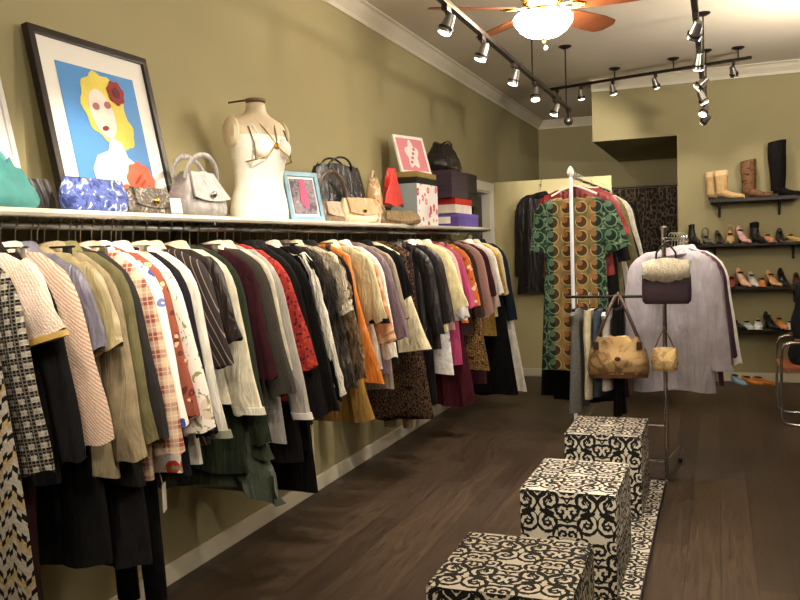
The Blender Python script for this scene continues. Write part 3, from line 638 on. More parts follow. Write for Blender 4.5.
RK(7.5, 'coat', 'dark olive coat far back on the rack', 'coat', cloth('#38341f'), .7, .66, fl=.1, x=-.95)
RK(7.8, 'coat', 'black coat last on the rack', 'coat', BLACK, .6, .66, fl=.1, x=-.95)
# black leather coat hung over the partition
hk = B().tube([(-1.83, YB + .065, 2.1), (-1.83, YB + .068, 2.218), (-1.83, YB + .03, 2.222), (-1.83, YB - .012, 2.218), (-1.83, YB - .02, 2.15), (-1.83, YB - .05, 2.135), (-1.83, YB - .066, 2.15)], .004, 6).build('over_wall_hook', CHROME)
tag(hk, 'steel hook over the top edge of the pale partition', 'hook')
garment('coat', 'black leather coat hanging against the pale partition', 'coat', (-1.83, YB - .055, 2.13), leather('#1d1819'), .95, .86, hm=BLKPL, fl=.1, flL=.1, sw=(.085, .075), xs=.18, collar=leather('#120f10'), th=.04)

# ---------------------------------------------------------------- chrome two-way rack
k2 = T('display_rack', 'chrome four-way display rack hung with shirts, trousers and bags', 'clothes rack', (-.31, 5.35, 0))
B().tube([(0, 0, .02), (0, 0, 1.56)], .014, 12).build('post', CHROME, k2)
B().lathe([(.02, 1.555), (.02, 1.575), (.008, 1.585)], n=14).build('post_cap', CHROME, k2)
B().tube([(0, -.02, 1.5), (.02, .0, 1.5), (.09, .72, 1.5)], .011, 8).box((.09, .72, 1.5), (.05, .03, .05), bev=.004).build('shirt_arm', CHROME, k2)
B().tube([(0, 0, 1.15), (-.62, .05, 1.15)], .009, 8).build('side_arm', DARKM, k2)
B().tube([(0, 0, 1.49), (.0, -.07, 1.485), (.0, -.075, 1.5)], .007, 8).build('front_hook', CHROME, k2)
B().tube([(0, 0, .96), (.0, -.06, .955), (.0, -.065, .97)], .006, 8).build('lower_hook', CHROME, k2)
for (x, y) in ((0, -.02), (-.36, .06), (.06, .45)):
    ln = math.hypot(x, y)
    if ln > .1: B().tube([(0, 0, .12), (x * .8, y * .8, .12), (x, y, .1), (x, y, .03)], .011, 8).build('base_leg', CHROME, k2)
    else: B().tube([(0, 0, .2), (0, -.03, .12), (0, -.05, .012)], .012, 8).build('base_leg', CHROME, k2)
    if ln > .1: B().ball((x, y, .018), (.03, .03, .036)).build('caster', BLKPL, k2)
B().box((-.02, -.05, .007), (.06, .04, .014), bev=.003).build('foot_plate', CHROME, k2)
B().tube([(-.36, .06, .34), (0, 0, .34)], .008, 8).build('cross_bar', CHROME, k2)
def R2(y, name, label, cat, mat, hem, slv, **k):
    return garment(name, label, cat, (-.31 + .09 * (y - 5.35) / .72 + .02, y, 1.51), mat, hem, slv, k.pop('kind', 'top'), **k)
LAV = satin('#aaa4ac')
R2(5.5, 'shirt', 'lilac grey shirt at the front of the display rack', 'shirt', LAV, .54, .7, fl=.07, flL=.03, sw=(.075, .065), wsh=.21, collar=LAV, cuff=LAV)
R2(5.6, 'shirt', 'pale beige shirt behind the lilac one', 'shirt', satin('#b8ae98'), .6, .68, fl=.07, flL=.04, wsh=.21, collar=IV)
R2(5.7, 'shirt', 'plum striped shirt on the display rack', 'shirt', stripes('#5a3a4a', '#8a6a7a', .03, .4, 5), .55, .7, fl=.08, flL=.04, wsh=.21)
R2(5.8, 'shirt', 'dark plum shirt near the tip of the shirt arm', 'shirt', satin('#3a2834'), .52, .66, fl=.09, flL=.04, wsh=.21)
R2(5.92, 'shirt', 'white shirt with a sleeve showing beyond the plum ones', 'shirt', cloth('#d8d4d0'), .62, .72, fl=.11, flL=.04, wsh=.21, collar=WHITE)
def ARM(x, name, label, mat, hem, wdt, kind='trousers', **k):
    y = 5.35 + .05 * (-(x + .31)) / .62
    t = T(name, label, name if name != 'trousers' else 'trousers', (x, y, 1.15), R(82))
    hanger(t, BLKPL, .012, .13, True)
    zh = hem - 1.15
    if kind == 'trousers':
        for s_ in (-1, 1):
            B().loft([[(s_ * .045 + .05 * math.cos(a), .026 * math.sin(a) + .004 * math.sin(9 * q + s_), lerp(-.08, zh, q)) for a in [2 * PI * i / 14 for i in range(14)]] for q in [i / 9 for i in range(10)]]).build('trouser_leg', mat, t)
    else: torso(zh, .11, .02, .02, -.075, .026, int(abs(x) * 100), .01, 40.).build('skirt_body', mat, t)
ARM(-.85, 'skirt', 'black and white speckled skirt at the tip of the side arm', tweed('#111010', '#8a8a86'), .42, .1, 'skirt')
ARM(-.77, 'trousers', 'cream trousers on the side arm of the display rack', cloth('#cfc4a4'), .5, .1)
ARM(-.71, 'trousers', 'blue grey jeans on the side arm of the display rack', cloth('#4a5464'), .52, .1)
ARM(-.655, 'skirt', 'white pleated skirt behind the gold handbag', cloth('#c8c2ba'), .56, .1, 'skirt')
ARM(-.59, 'trousers', 'black trousers behind the gold handbag', BLACK, .4, .1)

# ---------------------------------------------------------------- bags
def sup(w_, d_, z, n=28, p=.55, cx=0.0, cy=0.0):
    out = []
    for i in range(n):
        a = 2 * PI * i / n; c, s_ = math.cos(a), math.sin(a)
        out.append((cx + w_ / 2 * math.copysign(abs(c) ** p, c), cy + d_ / 2 * math.copysign(abs(s_) ** p, s_), z))
    return out
def bag(name, label, cat, loc, rz, w_, d_, h_, mat, top=.8, handle=None, hh=.15, hm=None, flap=None, clasp=None, slump=.0, trim=None, zip_=True, hs=.5, nh=2, z0=0.0, hr=.007, stuff=1.0):
    t = T(name, label, cat, loc, rz, 'bags on the wall shelf' if loc[0] < -1.5 else 'bags on the display rack'); rnd = random.Random(int(w_ * 1000 + h_ * 77 + abs(loc[1]) * 31)); rings = []
    m = 11
    for i in range(m):
        q = i / (m - 1); bul = 1 + .12 * math.sin(PI * q) * stuff
        ww = lerp(w_, w_ * top, q ** 1.4) * bul * (.9 if i == 0 else 1); dd = lerp(d_, d_ * .35, q ** 1.6) * bul * (.85 if i == 0 else 1)
        r_ = [(x + rnd.uniform(-1, 1) * slump * .25, y + rnd.uniform(-1, 1) * slump * .3, z0 + z + slump * math.sin(x * 40 / max(.1, w_) + 2) * q + rnd.uniform(-1, 1) * slump * .2) for x, y, z in sup(ww, dd, h_ * q)]
        rings.append(r_)
    rings.append([(x * .9, y * .5, z - .012) for x, y, z in rings[-1]])
    B().loft(rings).build('bag_body', mat, t)
    hm = hm or mat
    if trim: B().loft([sup(w_ * 1.0, d_ * 1.02, z0 + z, cx=0) for z in (.0, h_ * .16)]).build('base_trim', trim, t)
    if zip_: B().tube([(-w_ * top * .45, 0, z0 + h_ + slump * .3), (w_ * top * .45, 0, z0 + h_ + slump * .3)], .004, 6).build('zip', GOLD if clasp is GOLD else STEEL, t)
    if handle:
        for j in range(nh):
            y0 = (d_ * .16) * (1 if j else -1) if nh > 1 else 0; lean = .02 * (1 if j else -1) if nh > 1 else 0
            pts = []
            for i in range(13):
                a = PI * i / 12; pts.append((-w_ * hs * .5 * math.cos(a) if handle == 'arch' else lerp(-w_ * hs * .5, w_ * hs * .5, i / 12), y0 + lean * math.sin(a), z0 + h_ - .03 + (hh + .03) * (math.sin(a) if handle == 'arch' else 1 - abs(i / 6 - 1) ** 1.3)))
            B().tube(pts, hr, 8, flat=1.0 if hr < .009 else .5).build('handle', hm, t)
    if flap:
        fl_ = B(); rr = []
        for i in range(7):
            q = i / 6; y = -d_ * .5 * lerp(.35, 1.02, q) - .006; z = z0 + h_ * lerp(1.01, .45, q)
            rr.append([(x, y + dy, z - .02 * (1 - (2 * x / w_) ** 2) * q) for x, dy in [(lerp(-.46, .46, k / 8) * w_ * lerp(top, .95, q), 0) for k in range(9)] + [(lerp(.46, -.46, k / 8) * w_ * lerp(top, .95, q), .008) for k in range(9)]])
        fl_.loft(rr).build('flap', flap, t)
    if clasp: B().ball((0, -d_ * .52 - .006, z0 + h_ * .5), (.035, .014, .03)).build('clasp', clasp, t)
    return t
SZ = ZSH
bx = -2.1
RZ = R(90)   # front faces the room (+X)
bag('handbag', 'turquoise soft leather bag at the near end of the wall shelf', 'bag', (-2.08, 1.96, SZ), RZ, .28, .14, .15, plain('#44827e', .5, 0, .15, 20, .5), .45, slump=.014, zip_=False, handle='arch', hh=.03, hs=.4, hr=.012, nh=1, hm=plain('#5a9a92', .45))
sliver = T('framed_picture', 'framed picture with a pale grey top cut off by the photo edge', 'picture', (-2.2, 2.065, SZ), RZ)
bag('pouch', 'blue and white patterned zip pouch below the framed portrait', 'pouch', (-2.05, 2.37, SZ), RZ, .285, .075, .115, blotch('#222e66', '#4a5a98', '#d8dde8', 26, .5), 1.0, slump=.004)
bag('clutch', 'grey snakeskin clutch with a gold clasp', 'bag', (-2.06, 2.67, SZ), RZ, .26, .08, .1, blotch('#8a8276', '#5a5046', '#b0a898', 30, .4), .85, flap=blotch('#7a7268', '#4a423a', '#a09888', 30, .4), clasp=GOLD, slump=.006)
bag('handbag', 'silver grey handbag with a looped strap beside the mannequin', 'bag', (-2.1, 3.06, SZ), RZ, .3, .16, .19, leather('#96908c', .4), .6, handle='arch', hh=.075, hm=leather('#8a8480', .4), hs=.8, hr=.012, flap=leather('#a29c98', .4), slump=.01, clasp=STEEL)
bag('handbag', 'crumpled pewter bag lying between snakeskin clutch and silver handbag', 'bag', (-2.15, 2.86, SZ), RZ, .13, .1, .08, leather('#5a5450', .4), .6, slump=.01)
bag('pouch', 'black pouch between the turquoise bag and the blue-patterned pouch', 'pouch', (-2.14, 2.19, SZ), RZ, .12, .08, .11, leather('#1a1614', .4), .9)
c = B().box((-2.0, 2.77, SZ + .035), (.05, .004, .06), Matrix.Rotation(R(70), 3, 'Z') @ Matrix.Rotation(R(-12), 3, 'X')).build('price_card', WHITE, None, False)
tag(c, 'small blank white card standing by the snakeskin clutch', 'card')

# mannequin torso
mq = T('mannequin', 'cream torso mannequin in a white top on the wall shelf', 'mannequin', (-2.13, 3.64, SZ), R(-18))
SKIN = plain('#d2c0a0', .45, 0, .06, 8, .1)
def mring(z, w_, f, bk, cx=0.0, n=30):
    out = []
    for i in range(n):
        a = 2 * PI * i / n; cc, ss = math.cos(a), math.sin(a)
        out.append((cx + (f if cc > 0 else bk) * cc, w_ * ss, z))
    return out
mp = [(0, .158, .10, .105), (.05, .162, .10, .11), (.1, .154, .098, .1), (.17, .136, .09, .08), (.22, .134, .095, .08), (.28, .142, .115, .088), (.33, .15, .132, .098), (.37, .156, .13, .105), (.41, .166, .11, .105), (.45, .176, .09, .1), (.475, .172, .078, .09), (.495, .14, .062, .075), (.512, .085, .052, .055), (.527, .058, .048, .05), (.56, .05, .045, .045), (.585, .051, .047, .047)]
B().loft([mring(*p) for p in mp]).build('torso', SKIN, mq, sub=1)
tp = [(z, w_ + .004, f + .005, bk + .004) for z, w_, f, bk in mp if z <= .42]
o = B().loft([mring(*p) for p in tp], True, False)
for s_ in (-1, 1):
    o.ball((.105, s_ * .062, .345), (.085, .11, .105))
o.build('white_top', plain('#ece6d8', .6), mq)
for s_ in (-1, 1):
    B().tube([(.1, s_ * .075, .4), (.075, s_ * .09, .45), (.03, s_ * .095, .492), (-.03, s_ * .09, .495), (-.085, s_ * .08, .45)], .006, 6).build('shoulder_strap', plain('#ece6d8', .6), mq)
    rr = []
    for r_, x in ((.066, 0), (.07, .01), (.055, .026), (.012, .032)):
        rr.append([(.0 + r_ * .8 * math.cos(a), s_ * (.155 + x), .425 + r_ * math.sin(a) * 1.1) for a in [2 * PI * i / 18 for i in range(18)]])
    B().loft(rr).build('arm_cap', SKIN, mq)
B().lathe([(.05, .584), (.052, .588), (.052, .596), (.045, .599)]).build('neck_plate', plain('#7a6248', .5), mq)
B().tube([(-.02, 0, .6), (-.06, -.12, .575)], .005, 6).build('neck_rod', plain('#3a2c20', .5), mq)
AGOLD = metal('#a08a5c', .35)
bc = T('body_chain', 'gold chain harness with a round pendant worn by the mannequin', 'necklace', (-2.13, 3.64, SZ), R(-18))
for s_ in (-1, 1):
    B().tube([(.0, s_ * .075, .512), (.058, s_ * .06, .487), (.095, s_ * .035, .44), (.13, s_ * .012, .385), (.135, 0, .36)], .004, 6).build('neck_chain', AGOLD, bc)
    B().tube([(.135, s_ * .005, .36), (.152, s_ * .06, .31), (.125, s_ * .115, .285), (.02, s_ * .132, .275), (-.08, s_ * .08, .265)], .0035, 6).build('waist_chain', AGOLD, bc)
    B().tube([(.0, s_ * .1, .5), (.075, s_ * .115, .44), (.11, s_ * .115, .36), (.115, s_ * .115, .285)], .0035, 6).build('side_chain', plain('#5a5048', .4), bc)
B().lathe([(.003, -.004), (.016, -.003), (.016, .002), (.008, .006), (.002, .007)], n=20).build('pendant', metal('#9a7436', .3), bc)
pd = [o for o in bc.children if o.name.startswith('pendant')][0]; pd.rotation_euler = (0, R(80), 0); pd.location = (.142, 0, .355)

# framed pictures leaning on the wall
def frame(t, w_, h_, fw_, fd, fmat, tilt, mat_w=0.0, field='#4a86c8', matc='#e6e2d8'):
    """builds into root t: local x along the wall, local y towards the wall, bottom edge at the origin"""
    Rm = Matrix.Rotation(R(-tilt), 3, 'X')
    def put(b, name, m, parent=t, sm=False):
        for v in b.bm.verts: v.co = Rm @ v.co
        return b.build(name, m, parent, sm)
    b = B()
    b.box((0, 0, fw_ / 2), (w_, fd, fw_), bev=.003); b.box((0, 0, h_ - fw_ / 2), (w_, fd, fw_), bev=.003)
    for s_ in (-1, 1): b.box((s_ * (w_ - fw_) / 2, 0, h_ / 2), (fw_, fd, h_ - 2 * fw_ + .001), bev=.003)
    put(b, 'frame_moulding', fmat)
    put(B().box((0, fd * .2, h_ / 2), (w_ - fw_, fd * .5, h_ - fw_)), 'mount_board', plain(matc, .5, 0, .02, 4, 0))
    iw, ih = w_ - 2 * fw_ - 2 * mat_w, h_ - 2 * fw_ - 2 * mat_w
    yy = -fd * .05 - .004
    put(B().box((0, yy + .002, h_ / 2), (iw, .004, ih)), 'print', plain(field, .5, 0, .04, 5, 0) if isinstance(field, str) else field)
    return put, iw, ih, yy, h_ / 2
def blob(put, name, pts, y, h, m):
    put(B().poly([(x, y, z) for x, z in pts], (0, -.0015 * 1, 0)), name, m)
def ell(cx, cz, rx, rz_, n=22, rot=0.0, wob=0.0, k=5):
    o = []
    for i in range(n):
        a = 2 * PI * i / n; r_ = 1 + wob * math.sin(k * a); x, z = rx * r_ * math.cos(a), rz_ * r_ * math.sin(a)
        o.append((cx + x * math.cos(rot) - z * math.sin(rot), cz + x * math.sin(rot) + z * math.cos(rot)))
    return o
frame(sliver, .3, .56, .02, .02, plain('#c8c8c4', .3, .5), 12, .05, blotch('#c8b8a8', '#d0d0cc', '#a83a2a', 8), '#d0d0cc')
pic = T('framed_picture', 'large black-framed portrait on blue leaning against the wall', 'picture', (-2.2, 2.715, SZ), RZ)
put, iw, ih, yy, zc = frame(pic, .67, .71, .03, .03, plain('#1e1814', .35), 11, .085, '#4a8ac8')
y1 = yy - .001; HAIR = plain('#e0cc5a', .6); PAP = plain('#e6dccf', .6); RED = plain('#8a2a2c', .6); COR = plain('#d8654a', .6); INK = plain('#5a4a48', .6)
# a plain generic pop-art lady: yellow hair, pale face and shoulders, red flower, coral ruffle
blob(put, 'print_hair', ell(.0, zc + .09, .125, .14, 40, .2, .06, 9), y1, zc, HAIR)
blob(put, 'print_curl', ell(.09, zc + .0, .06, .075, 24, 0, .08, 6), y1 - .0005, zc, HAIR)
blob(put, 'print_shoulders', [(-.13, zc - .28), (-.14, zc - .17), (-.1, zc - .115), (-.03, zc - .09), (.0, zc - .03), (.06, zc - .05), (.08, zc - .11), (.14, zc - .14), (.16, zc - .28)], y1 - .001, zc, PAP)
blob(put, 'print_face', ell(-.02, zc + .06, .068, .1, 26, .25), y1 - .002, zc, PAP)
for ex, ez in ((-.052, zc + .085), (.018, zc + .1)): blob(put, 'print_eye', ell(ex, ez, .02, .015, 14, .25), y1 - .004, zc, plain('#b06a6a', .6))
blob(put, 'print_lips', ell(-.022, zc + .0, .02, .01, 14, .25), y1 - .004, zc, RED)
blob(put, 'print_flower', ell(.085, zc + .16, .05, .05, 30, 0, .08, 7), y1 - .004, zc, RED)
blob(put, 'print_flower_heart', ell(.085, zc + .16, .022, .022, 18, 0, .1, 5), y1 - .006, zc, plain('#5a1a1e', .6))
blob(put, 'print_ruffle', [(.16 + .085 * math.cos(a) * (1 + .06 * math.sin(9 * a)) - .03, zc - .21 + .085 * math.sin(a) * (1 + .06 * math.sin(9 * a))) for a in [2 * PI * i / 40 for i in range(40)]], y1 - .004, zc, COR)
blob(put, 'print_ruffle', ell(.03, zc - .255, .07, .03, 30, 0, .1, 9), y1 - .004, zc, COR)
for i in range(3): blob(put, 'print_fold', ell(.11 + .02 * i, zc - .2 - .02 * i, .035, .006, 12, .7), y1 - .006, zc, plain('#a8402c', .6))
bp = T('framed_picture', 'small blue-framed picture with a pink figure beside the mannequin', 'picture', (-2.05, 4.0, SZ), R(72))
put, iw, ih, yy, zc = frame(bp, .25, .27, .025, .02, plain('#7fa8bc', .4), 12, .015, blotch('#5a5460', '#8a8088', '#b8b0b4', 20))
blob(put, 'print_figure', ell(.0, zc, .03, .07, 20, .1, .15, 4), yy - .001, zc, plain('#d85a80', .6))
blob(put, 'print_figure', ell(.0, zc + .075, .02, .022, 14), yy - .001, zc, plain('#d85a80', .6))

bag('handbag', 'tan leather shoulder bag with a tall dark strap', 'bag', (-2.1, 4.42, SZ), R(82), .3, .11, .12, leather('#8a7258', .4), .75, handle='arch', hh=.18, hm=leather('#4a3424', .4), hs=1.1, hr=.014, nh=1, slump=.006, flap=leather('#b09c84', .4))
bag('handbag', 'upright black glossy handbag', 'bag', (-2.16, 4.62, SZ), R(76), .46, .13, .35, leather('#15110f', .25), .86, handle='arch', hh=.05, hs=.5, slump=.016, hm=leather('#15110f', .25), trim=None)
bag('satchel', 'small cream and tan satchel before the black handbag', 'bag', (-2.02, 4.6, SZ), R(75), .3, .1, .145, plain('#d6c4a0', .5), .9, flap=leather('#a8845c', .4), clasp=GOLD, slump=.004)
bag('handbag', 'dark green crumpled bag between the black handbag and the cream purse', 'bag', (-2.2, 4.98, SZ), RZ, .2, .1, .2, leather('#2a3428', .5), .6, slump=.014)
bag('purse', 'tall cream and bronze drawstring purse', 'purse', (-2.12, 5.1, SZ), R(96), .2, .12, .3, blotch('#d8ccb4', '#b8946a', '#6a4a2a', 12, .5), .45, slump=.012, handle='arch', hh=.05, hs=.3, nh=1)
# boxes
def carton(name, label, loc, rz, d_, mat, lid=None, lh=.035, cat='box', grp=None, end=None):
    t = T(name, label, cat, loc, rz, grp or 'boxes stacked on the wall shelf'); w_, dp, h_ = d_
    B().box((0, 0, (h_ - (lh if lid else 0) * .4) / 2), (w_ * .985, dp * .985, h_ - (lh if lid else 0) * .4), bev=.003).build('box_body', mat, t, False)
    if lid: B().box((0, 0, h_ - lh / 2), (w_, dp, lh), bev=.003).build('lid', lid, t, False)
    if end: B().box((-w_ * .5 - .001, 0, h_ * .5), (.003, dp * .55, h_ * .5)).build('end_label', end, t, False)
    return t
gx = T('gift_box', 'tall grey box with a red-flowered white side', 'box', (-2.1, 5.84, SZ), RZ)
B().box((0, 0, .15), (.46, .2, .3), bev=.003).build('box_body', plain('#8a9496', .5, 0, .06, 5, 0), gx, False)
B().box((0, -.101, .15), (.458, .004, .297)).build('flowered_side', floral('#e8e2dc', '#c8384a', '#d86a78', 14, .36), gx, False)
rc = B(); rings = []
for i in range(8):
    q = i / 7; rings.append([(lerp(.035, .15, q ** .7) * (1 + .2 * math.sin(3 * a + 4 * q)) * math.cos(a), lerp(.025, .05, q) * math.sin(a), lerp(.25, 0, q) + .012 * math.sin(4 * a) * q) for a in [2 * PI * k / 20 for k in range(20)]])
rt = rc.loft(rings).build('scarf', satin('#c02a20')); rt.location = (-2.06, 5.28, SZ + .13); rt.rotation_euler = (0, 0, RZ)
tag(rt, 'bright red scarf draped over the corner of the grey gift box', 'scarf')
carton('flat_box', 'flat black box with a mustard lid on the grey gift box', (-2.11, 5.84, SZ + .301), RZ, (.44, .22, .085), plain('#1c1a18', .5), plain('#8a7440', .5), .04)
pp = T('framed_picture', 'small pink print in a white frame on top of the boxes', 'picture', (-2.1, 5.9, SZ + .388), R(72))
put, iw, ih, yy, zc = frame(pp, .36, .3, .022, .018, plain('#e6e0d6', .5), 16, .0, '#cf8088')
pts = ell(0, zc, .07, .1, 30, 0, .22, 5)
blob(put, 'print_figure', pts, yy - .001, zc, plain('#ecd8d2', .6))
for i in range(4): blob(put, 'print_figure', ell(-.03 + .02 * i, zc - .06 + .035 * i, .014, .012, 12), yy - .003, zc, plain('#c05a6a', .6))
bag('clutch', 'flat bronze metallic clutch lying before the gift box', 'bag', (-2.0, 5.25, SZ), R(70), .4, .06, .085, leather('#6a5434', .3), .8, slump=.008, flap=leather('#7a6440', .3))
DP = plain('#3a2c38', .5, 0, .05, 5, 0); BKB = plain('#191516', .5, 0, .05, 5, 0)
carton('shoe_box', 'purple shoe box with a white end label at the bottom of the stack', (-2.12, 6.82, SZ), RZ, (.62, .3, .11), plain('#5a4890', .5, 0, .05, 5, 0), plain('#64529c', .5, 0, .05, 5, 0), .03, end=WHITE)
carton('shoe_box', 'red and white shoe box on the purple one', (-2.12, 6.72, SZ + .111), RZ, (.48, .28, .12), plain('#d8ccc0', .5), plain('#b8241c', .5), .05)
carton('shoe_box', 'dark plum shoe box above the red and white one', (-2.12, 6.62, SZ + .232), RZ, (.46, .28, .11), DP, DP)
carton('shoe_box', 'dark plum shoe box at the top under the black bag', (-2.12, 6.62, SZ + .343), RZ, (.46, .28, .11), DP, DP)
carton('shoe_box', 'tall black box standing on the shelf beside the purple box', (-2.14, 7.2, SZ), RZ, (.16, .26, .18), BKB, BKB)
carton('shoe_box', 'black shoe box in the middle of the far stack', (-2.14, 7.04, SZ + .181), RZ, (.36, .28, .11), BKB, BKB)
carton('shoe_box', 'black shoe box topping the far stack', (-2.14, 7.04, SZ + .292), RZ, (.36, .28, .17), BKB, BKB)
bag('handbag', 'slouchy black leather bag on top of the plum boxes', 'bag', (-2.12, 6.62, SZ + .454), RZ, .5, .22, .22, leather('#1a1512', .3), .55, slump=.02, handle='arch', hh=.03, hs=.5)

# bags on the chrome rack
cl = bag('clutch', 'dark purple clutch with a cream fur top on the display rack', 'bag', (-.293, 5.26, 1.11), 0, .28, .05, .18, plain('#2a1a22', .6), 1.0, zip_=False, stuff=.2)
B().loft([[(lerp(-.135, .135, i / 10), .04 * math.cos(a), .205 + .075 * math.sin(a) * (1 - .35 * abs(i / 5 - 1) ** 2)) for a in [2 * PI * k / 16 for k in range(16)]] for i in range(11)]).jit(.006).build('fur_top', fur('#cfc4a8', '#ece2ca', None, 60), cl)
B().tube([(-.06, 0, .25), (-.055, 0, .31), (-.03, 0, .345), (0, 0, .362), (.03, 0, .345), (.055, 0, .31), (.06, 0, .25)], .006, 8).build('handle', BLKPL, cl)
gb = bag('handbag', 'slouchy metallic gold handbag with brown straps on the side arm', 'bag', (-.585, 5.26, .66), R(4), .36, .15, .24, blotch('#7a5f3c', '#a88c62', '#8f744c', 8, .3, .6), .72, trim=leather('#5a3820', .4), slump=.012, clasp=leather('#5a3820', .4))
for s_ in (-1, 1):
    B().tube([(s_ * .14, -.01, .17), (s_ * .115, -.01, .26), (s_ * .05, .02, .42), (s_ * .012, .08, .497), (0, .098, .502)], .011, 8, flat=.5).build('strap', leather('#3a2418', .4), gb)
    B().box((s_ * .13, -.055, .2), (.035, .02, .05), bev=.005).build('strap_tab', leather('#3a2418', .4), gb, False)
sg = bag('purse', 'small gold purse hanging from the post of the display rack', 'bag', (-.31, 5.275, .7), 0, .15, .06, .14, blotch('#a88a54', '#cfb482', '#8a6a3a', 12, .35, .6), .9, slump=.005)
B().tube([(-.06, 0, .13), (-.03, .0, .2), (0, .01, .262), (.03, 0, .2), (.06, 0, .13)], .004, 6).build('strap', leather('#5a3820', .4), sg)

# ---------------------------------------------------------------- damask cubes and rug
DM = damask()
for i, (x, y, z0, w_, d_, rz, l) in enumerate(((-.6, 3.71, .012, .405, .54, -.01, 'middle of three black and cream damask cubes in a line'),
                                       (-.595, 4.77, .012, .41, .5, .0, 'farthest damask cube, below the gold handbag'),
                                       (-.635, 2.62, .012, .45, .51, .01, 'nearest damask cube, cut off by the bottom of the picture'))):
    t = T('damask_ottoman', l, 'ottoman', (x, y, z0), rz, 'damask cubes on the runner')
    B().box((0, 0, .225), (w_, d_, .438), bev=.014).build('upholstery', DM, t)
    B().box((0, 0, .004), (w_ - .05, d_ - .05, .008)).build('base_board', BLKPL, t, False)
    B().tube([(sx * (w_ / 2 - .004), sy * (d_ / 2 - .004), .438) for sx, sy in ((-1, -1), (1, -1), (1, 1), (-1, 1))], .004, 6, True).build('piping', DM, t)
rg = T('damask_rug', 'narrow black and cream damask runner under the cubes', 'rug', (-.575, 3.55, 0))
B().box((0, 0, .005), (.53, 3.5, .01), bev=.003).build('rug_field', DM, rg, False)
B().box((.262, 0, .0055), (.012, 3.5, .011)).box((-.262, 0, .0055), (.012, 3.5, .011)).build('rug_binding', BLKPL, rg, False)

# ---------------------------------------------------------------- shelves with boots and shoes on the back wall
SHM = plain('#2a221c', .45, 0, .15, 6)
shelfz = (1.884, 1.437, .998, .57); shelfx = ((-.07, .725), (-.31, 1.5), (-.3, 1.5), (-.3, 1.5))
nm = ('top', 'second', 'third', 'lowest')
for z, (x0, x1), q in zip(shelfz, shelfx, nm):
    t = T('shoe_shelf', 'dark wooden wall shelf, %s of four on the shoe wall' % q, 'shelf', (0, YB, z), 0, 'shoe shelves on the back wall')
    B().box(((x0 + x1) / 2, -.13, -.014), (x1 - x0, .258, .028), bev=.003).build('board', SHM, t, False)
    for x in ((x0 + .09, x1 - .14) if q == 'top' else (x0 + .28, x0 + 1.02, x1 - .2)):
        B().box((x, -.012, -.1), (.025, .02, .15), bev=.003).box((x, -.11, -.037), (.025, .2, .016), bev=.003).tube([(x, -.02, -.16), (x, -.1, -.1), (x, -.18, -.042)], .009, 6).build('bracket', SHM, t, False)
def foot(L_, wh, hz, toe=1.0, lowtop=.05, hi=.09, n=16):
    rr = []
    for i in range(11):
        q = i / 10; x = lerp(-L_ * .32, L_ * .68, q); ww = wh * (.72 + .35 * math.sin(PI * min(1, q * 1.15) ** 1.2)) * (1 if q < .85 else lerp(1, .45, (q - .85) / .15))
        base = hz * max(0, 1 - q * 1.9) ** 1.2; top = base + lerp(hi, lowtop * .7, min(1, q * 1.3)) * (1 if q < .92 else .65)
        rr.append([(x, ww * math.cos(a), (base + top) / 2 + (top - base) / 2 * math.sin(a)) for a in [2 * PI * k / n for k in range(n)]])
    return B().loft(rr)
def shoe(name, label, loc, rz, mat, hz=.06, hi=.08, grp=None, sole=None, L_=.23, inner=True, strap=False):
    t = T(name, label, 'shoe', loc, rz, grp or 'shoes on the shoe wall')
    foot(L_, .038, hz, hi=hi).build('upper', mat, t)
    sm = sole or BLKPL
    if hz > .03: B().loft([[(-.32 * L_ + .01 + .02 * s_ + dx, dy, z) for dx, dy in ((-.013 * s_, -.016 * s_), (.013 * s_, -.016 * s_), (.013 * s_, .016 * s_), (-.013 * s_, .016 * s_))] for z, s_ in ((0, .7), (hz * .6, .85), (hz + .02, 1.6))]).build('heel', sm, t, False)
    else: B().box((.18 * L_, 0, .006), (L_ * .95, .066, .012), bev=.005).build('sole', sm, t, False)
    if inner: B().ball((-.16 * L_, 0, hz * .55 + hi * .88), (.1, .05, .02)).build('lining', BRN, t)
    if strap: B().tube([(-.04, .035, hz * .7 + .03), (-.03, .03, hz + .09), (-.03, 0, hz + .11), (-.03, -.03, hz + .09), (-.04, -.035, hz * .7 + .03)], .006, 6).build('strap', mat, t)
    return t
def boot(name, label, loc, rz, mat, H, rw=.052, hz=.03, sole=None, L_=.25, slouch=.0, cuff=None):
    t = T(name, label, 'boot', loc, rz, 'boots on the wall shelves'); foot(L_, .042, hz, hi=.11, lowtop=.075).build('foot', mat, t)
    rr = []
    for i in range(13):
        q = i / 12; z = lerp(hz + .03, H, q); r_ = lerp(.05, rw, min(1, q * 1.5)) * (1 + slouch * math.sin(22 * q))
        rr.append([(-.2 * L_ + r_ * 1.05 * math.cos(a) + .004 * math.sin(6 * q), r_ * .85 * math.sin(a), z + (.012 * math.cos(a) if i == 12 else 0)) for a in [2 * PI * k / 18 for k in range(18)]])
    e = rr[-1]; rr.append([(x * .9 - .004, y * .85, z - .03) for x, y, z in e])
    B().loft(rr).build('shaft', mat, t)
    B().box((.2 * L_, 0, .006), (L_ * .92, .074, .012), bev=.005).box((-.24 * L_, 0, hz * .5 + .003), (.05, .06, hz), bev=.004).build('sole', sole or BLKPL, t, False)
    if cuff: B().loft([[(-.2 * L_ + r_ * 1.05 * math.cos(a), r_ * .85 * math.sin(a), z) for a in [2 * PI * k / 18 for k in range(18)]] for r_, z in ((rw + .004, H - .05), (rw + .007, H - .02), (rw + .003, H + .002))], False, False).build('cuff', cuff, t)
    return t
z1 = shelfz[0]; SUE = cloth('#c2a070'); BRB = blotch('#5a3c26', '#7a5636', '#3a2418', 16)
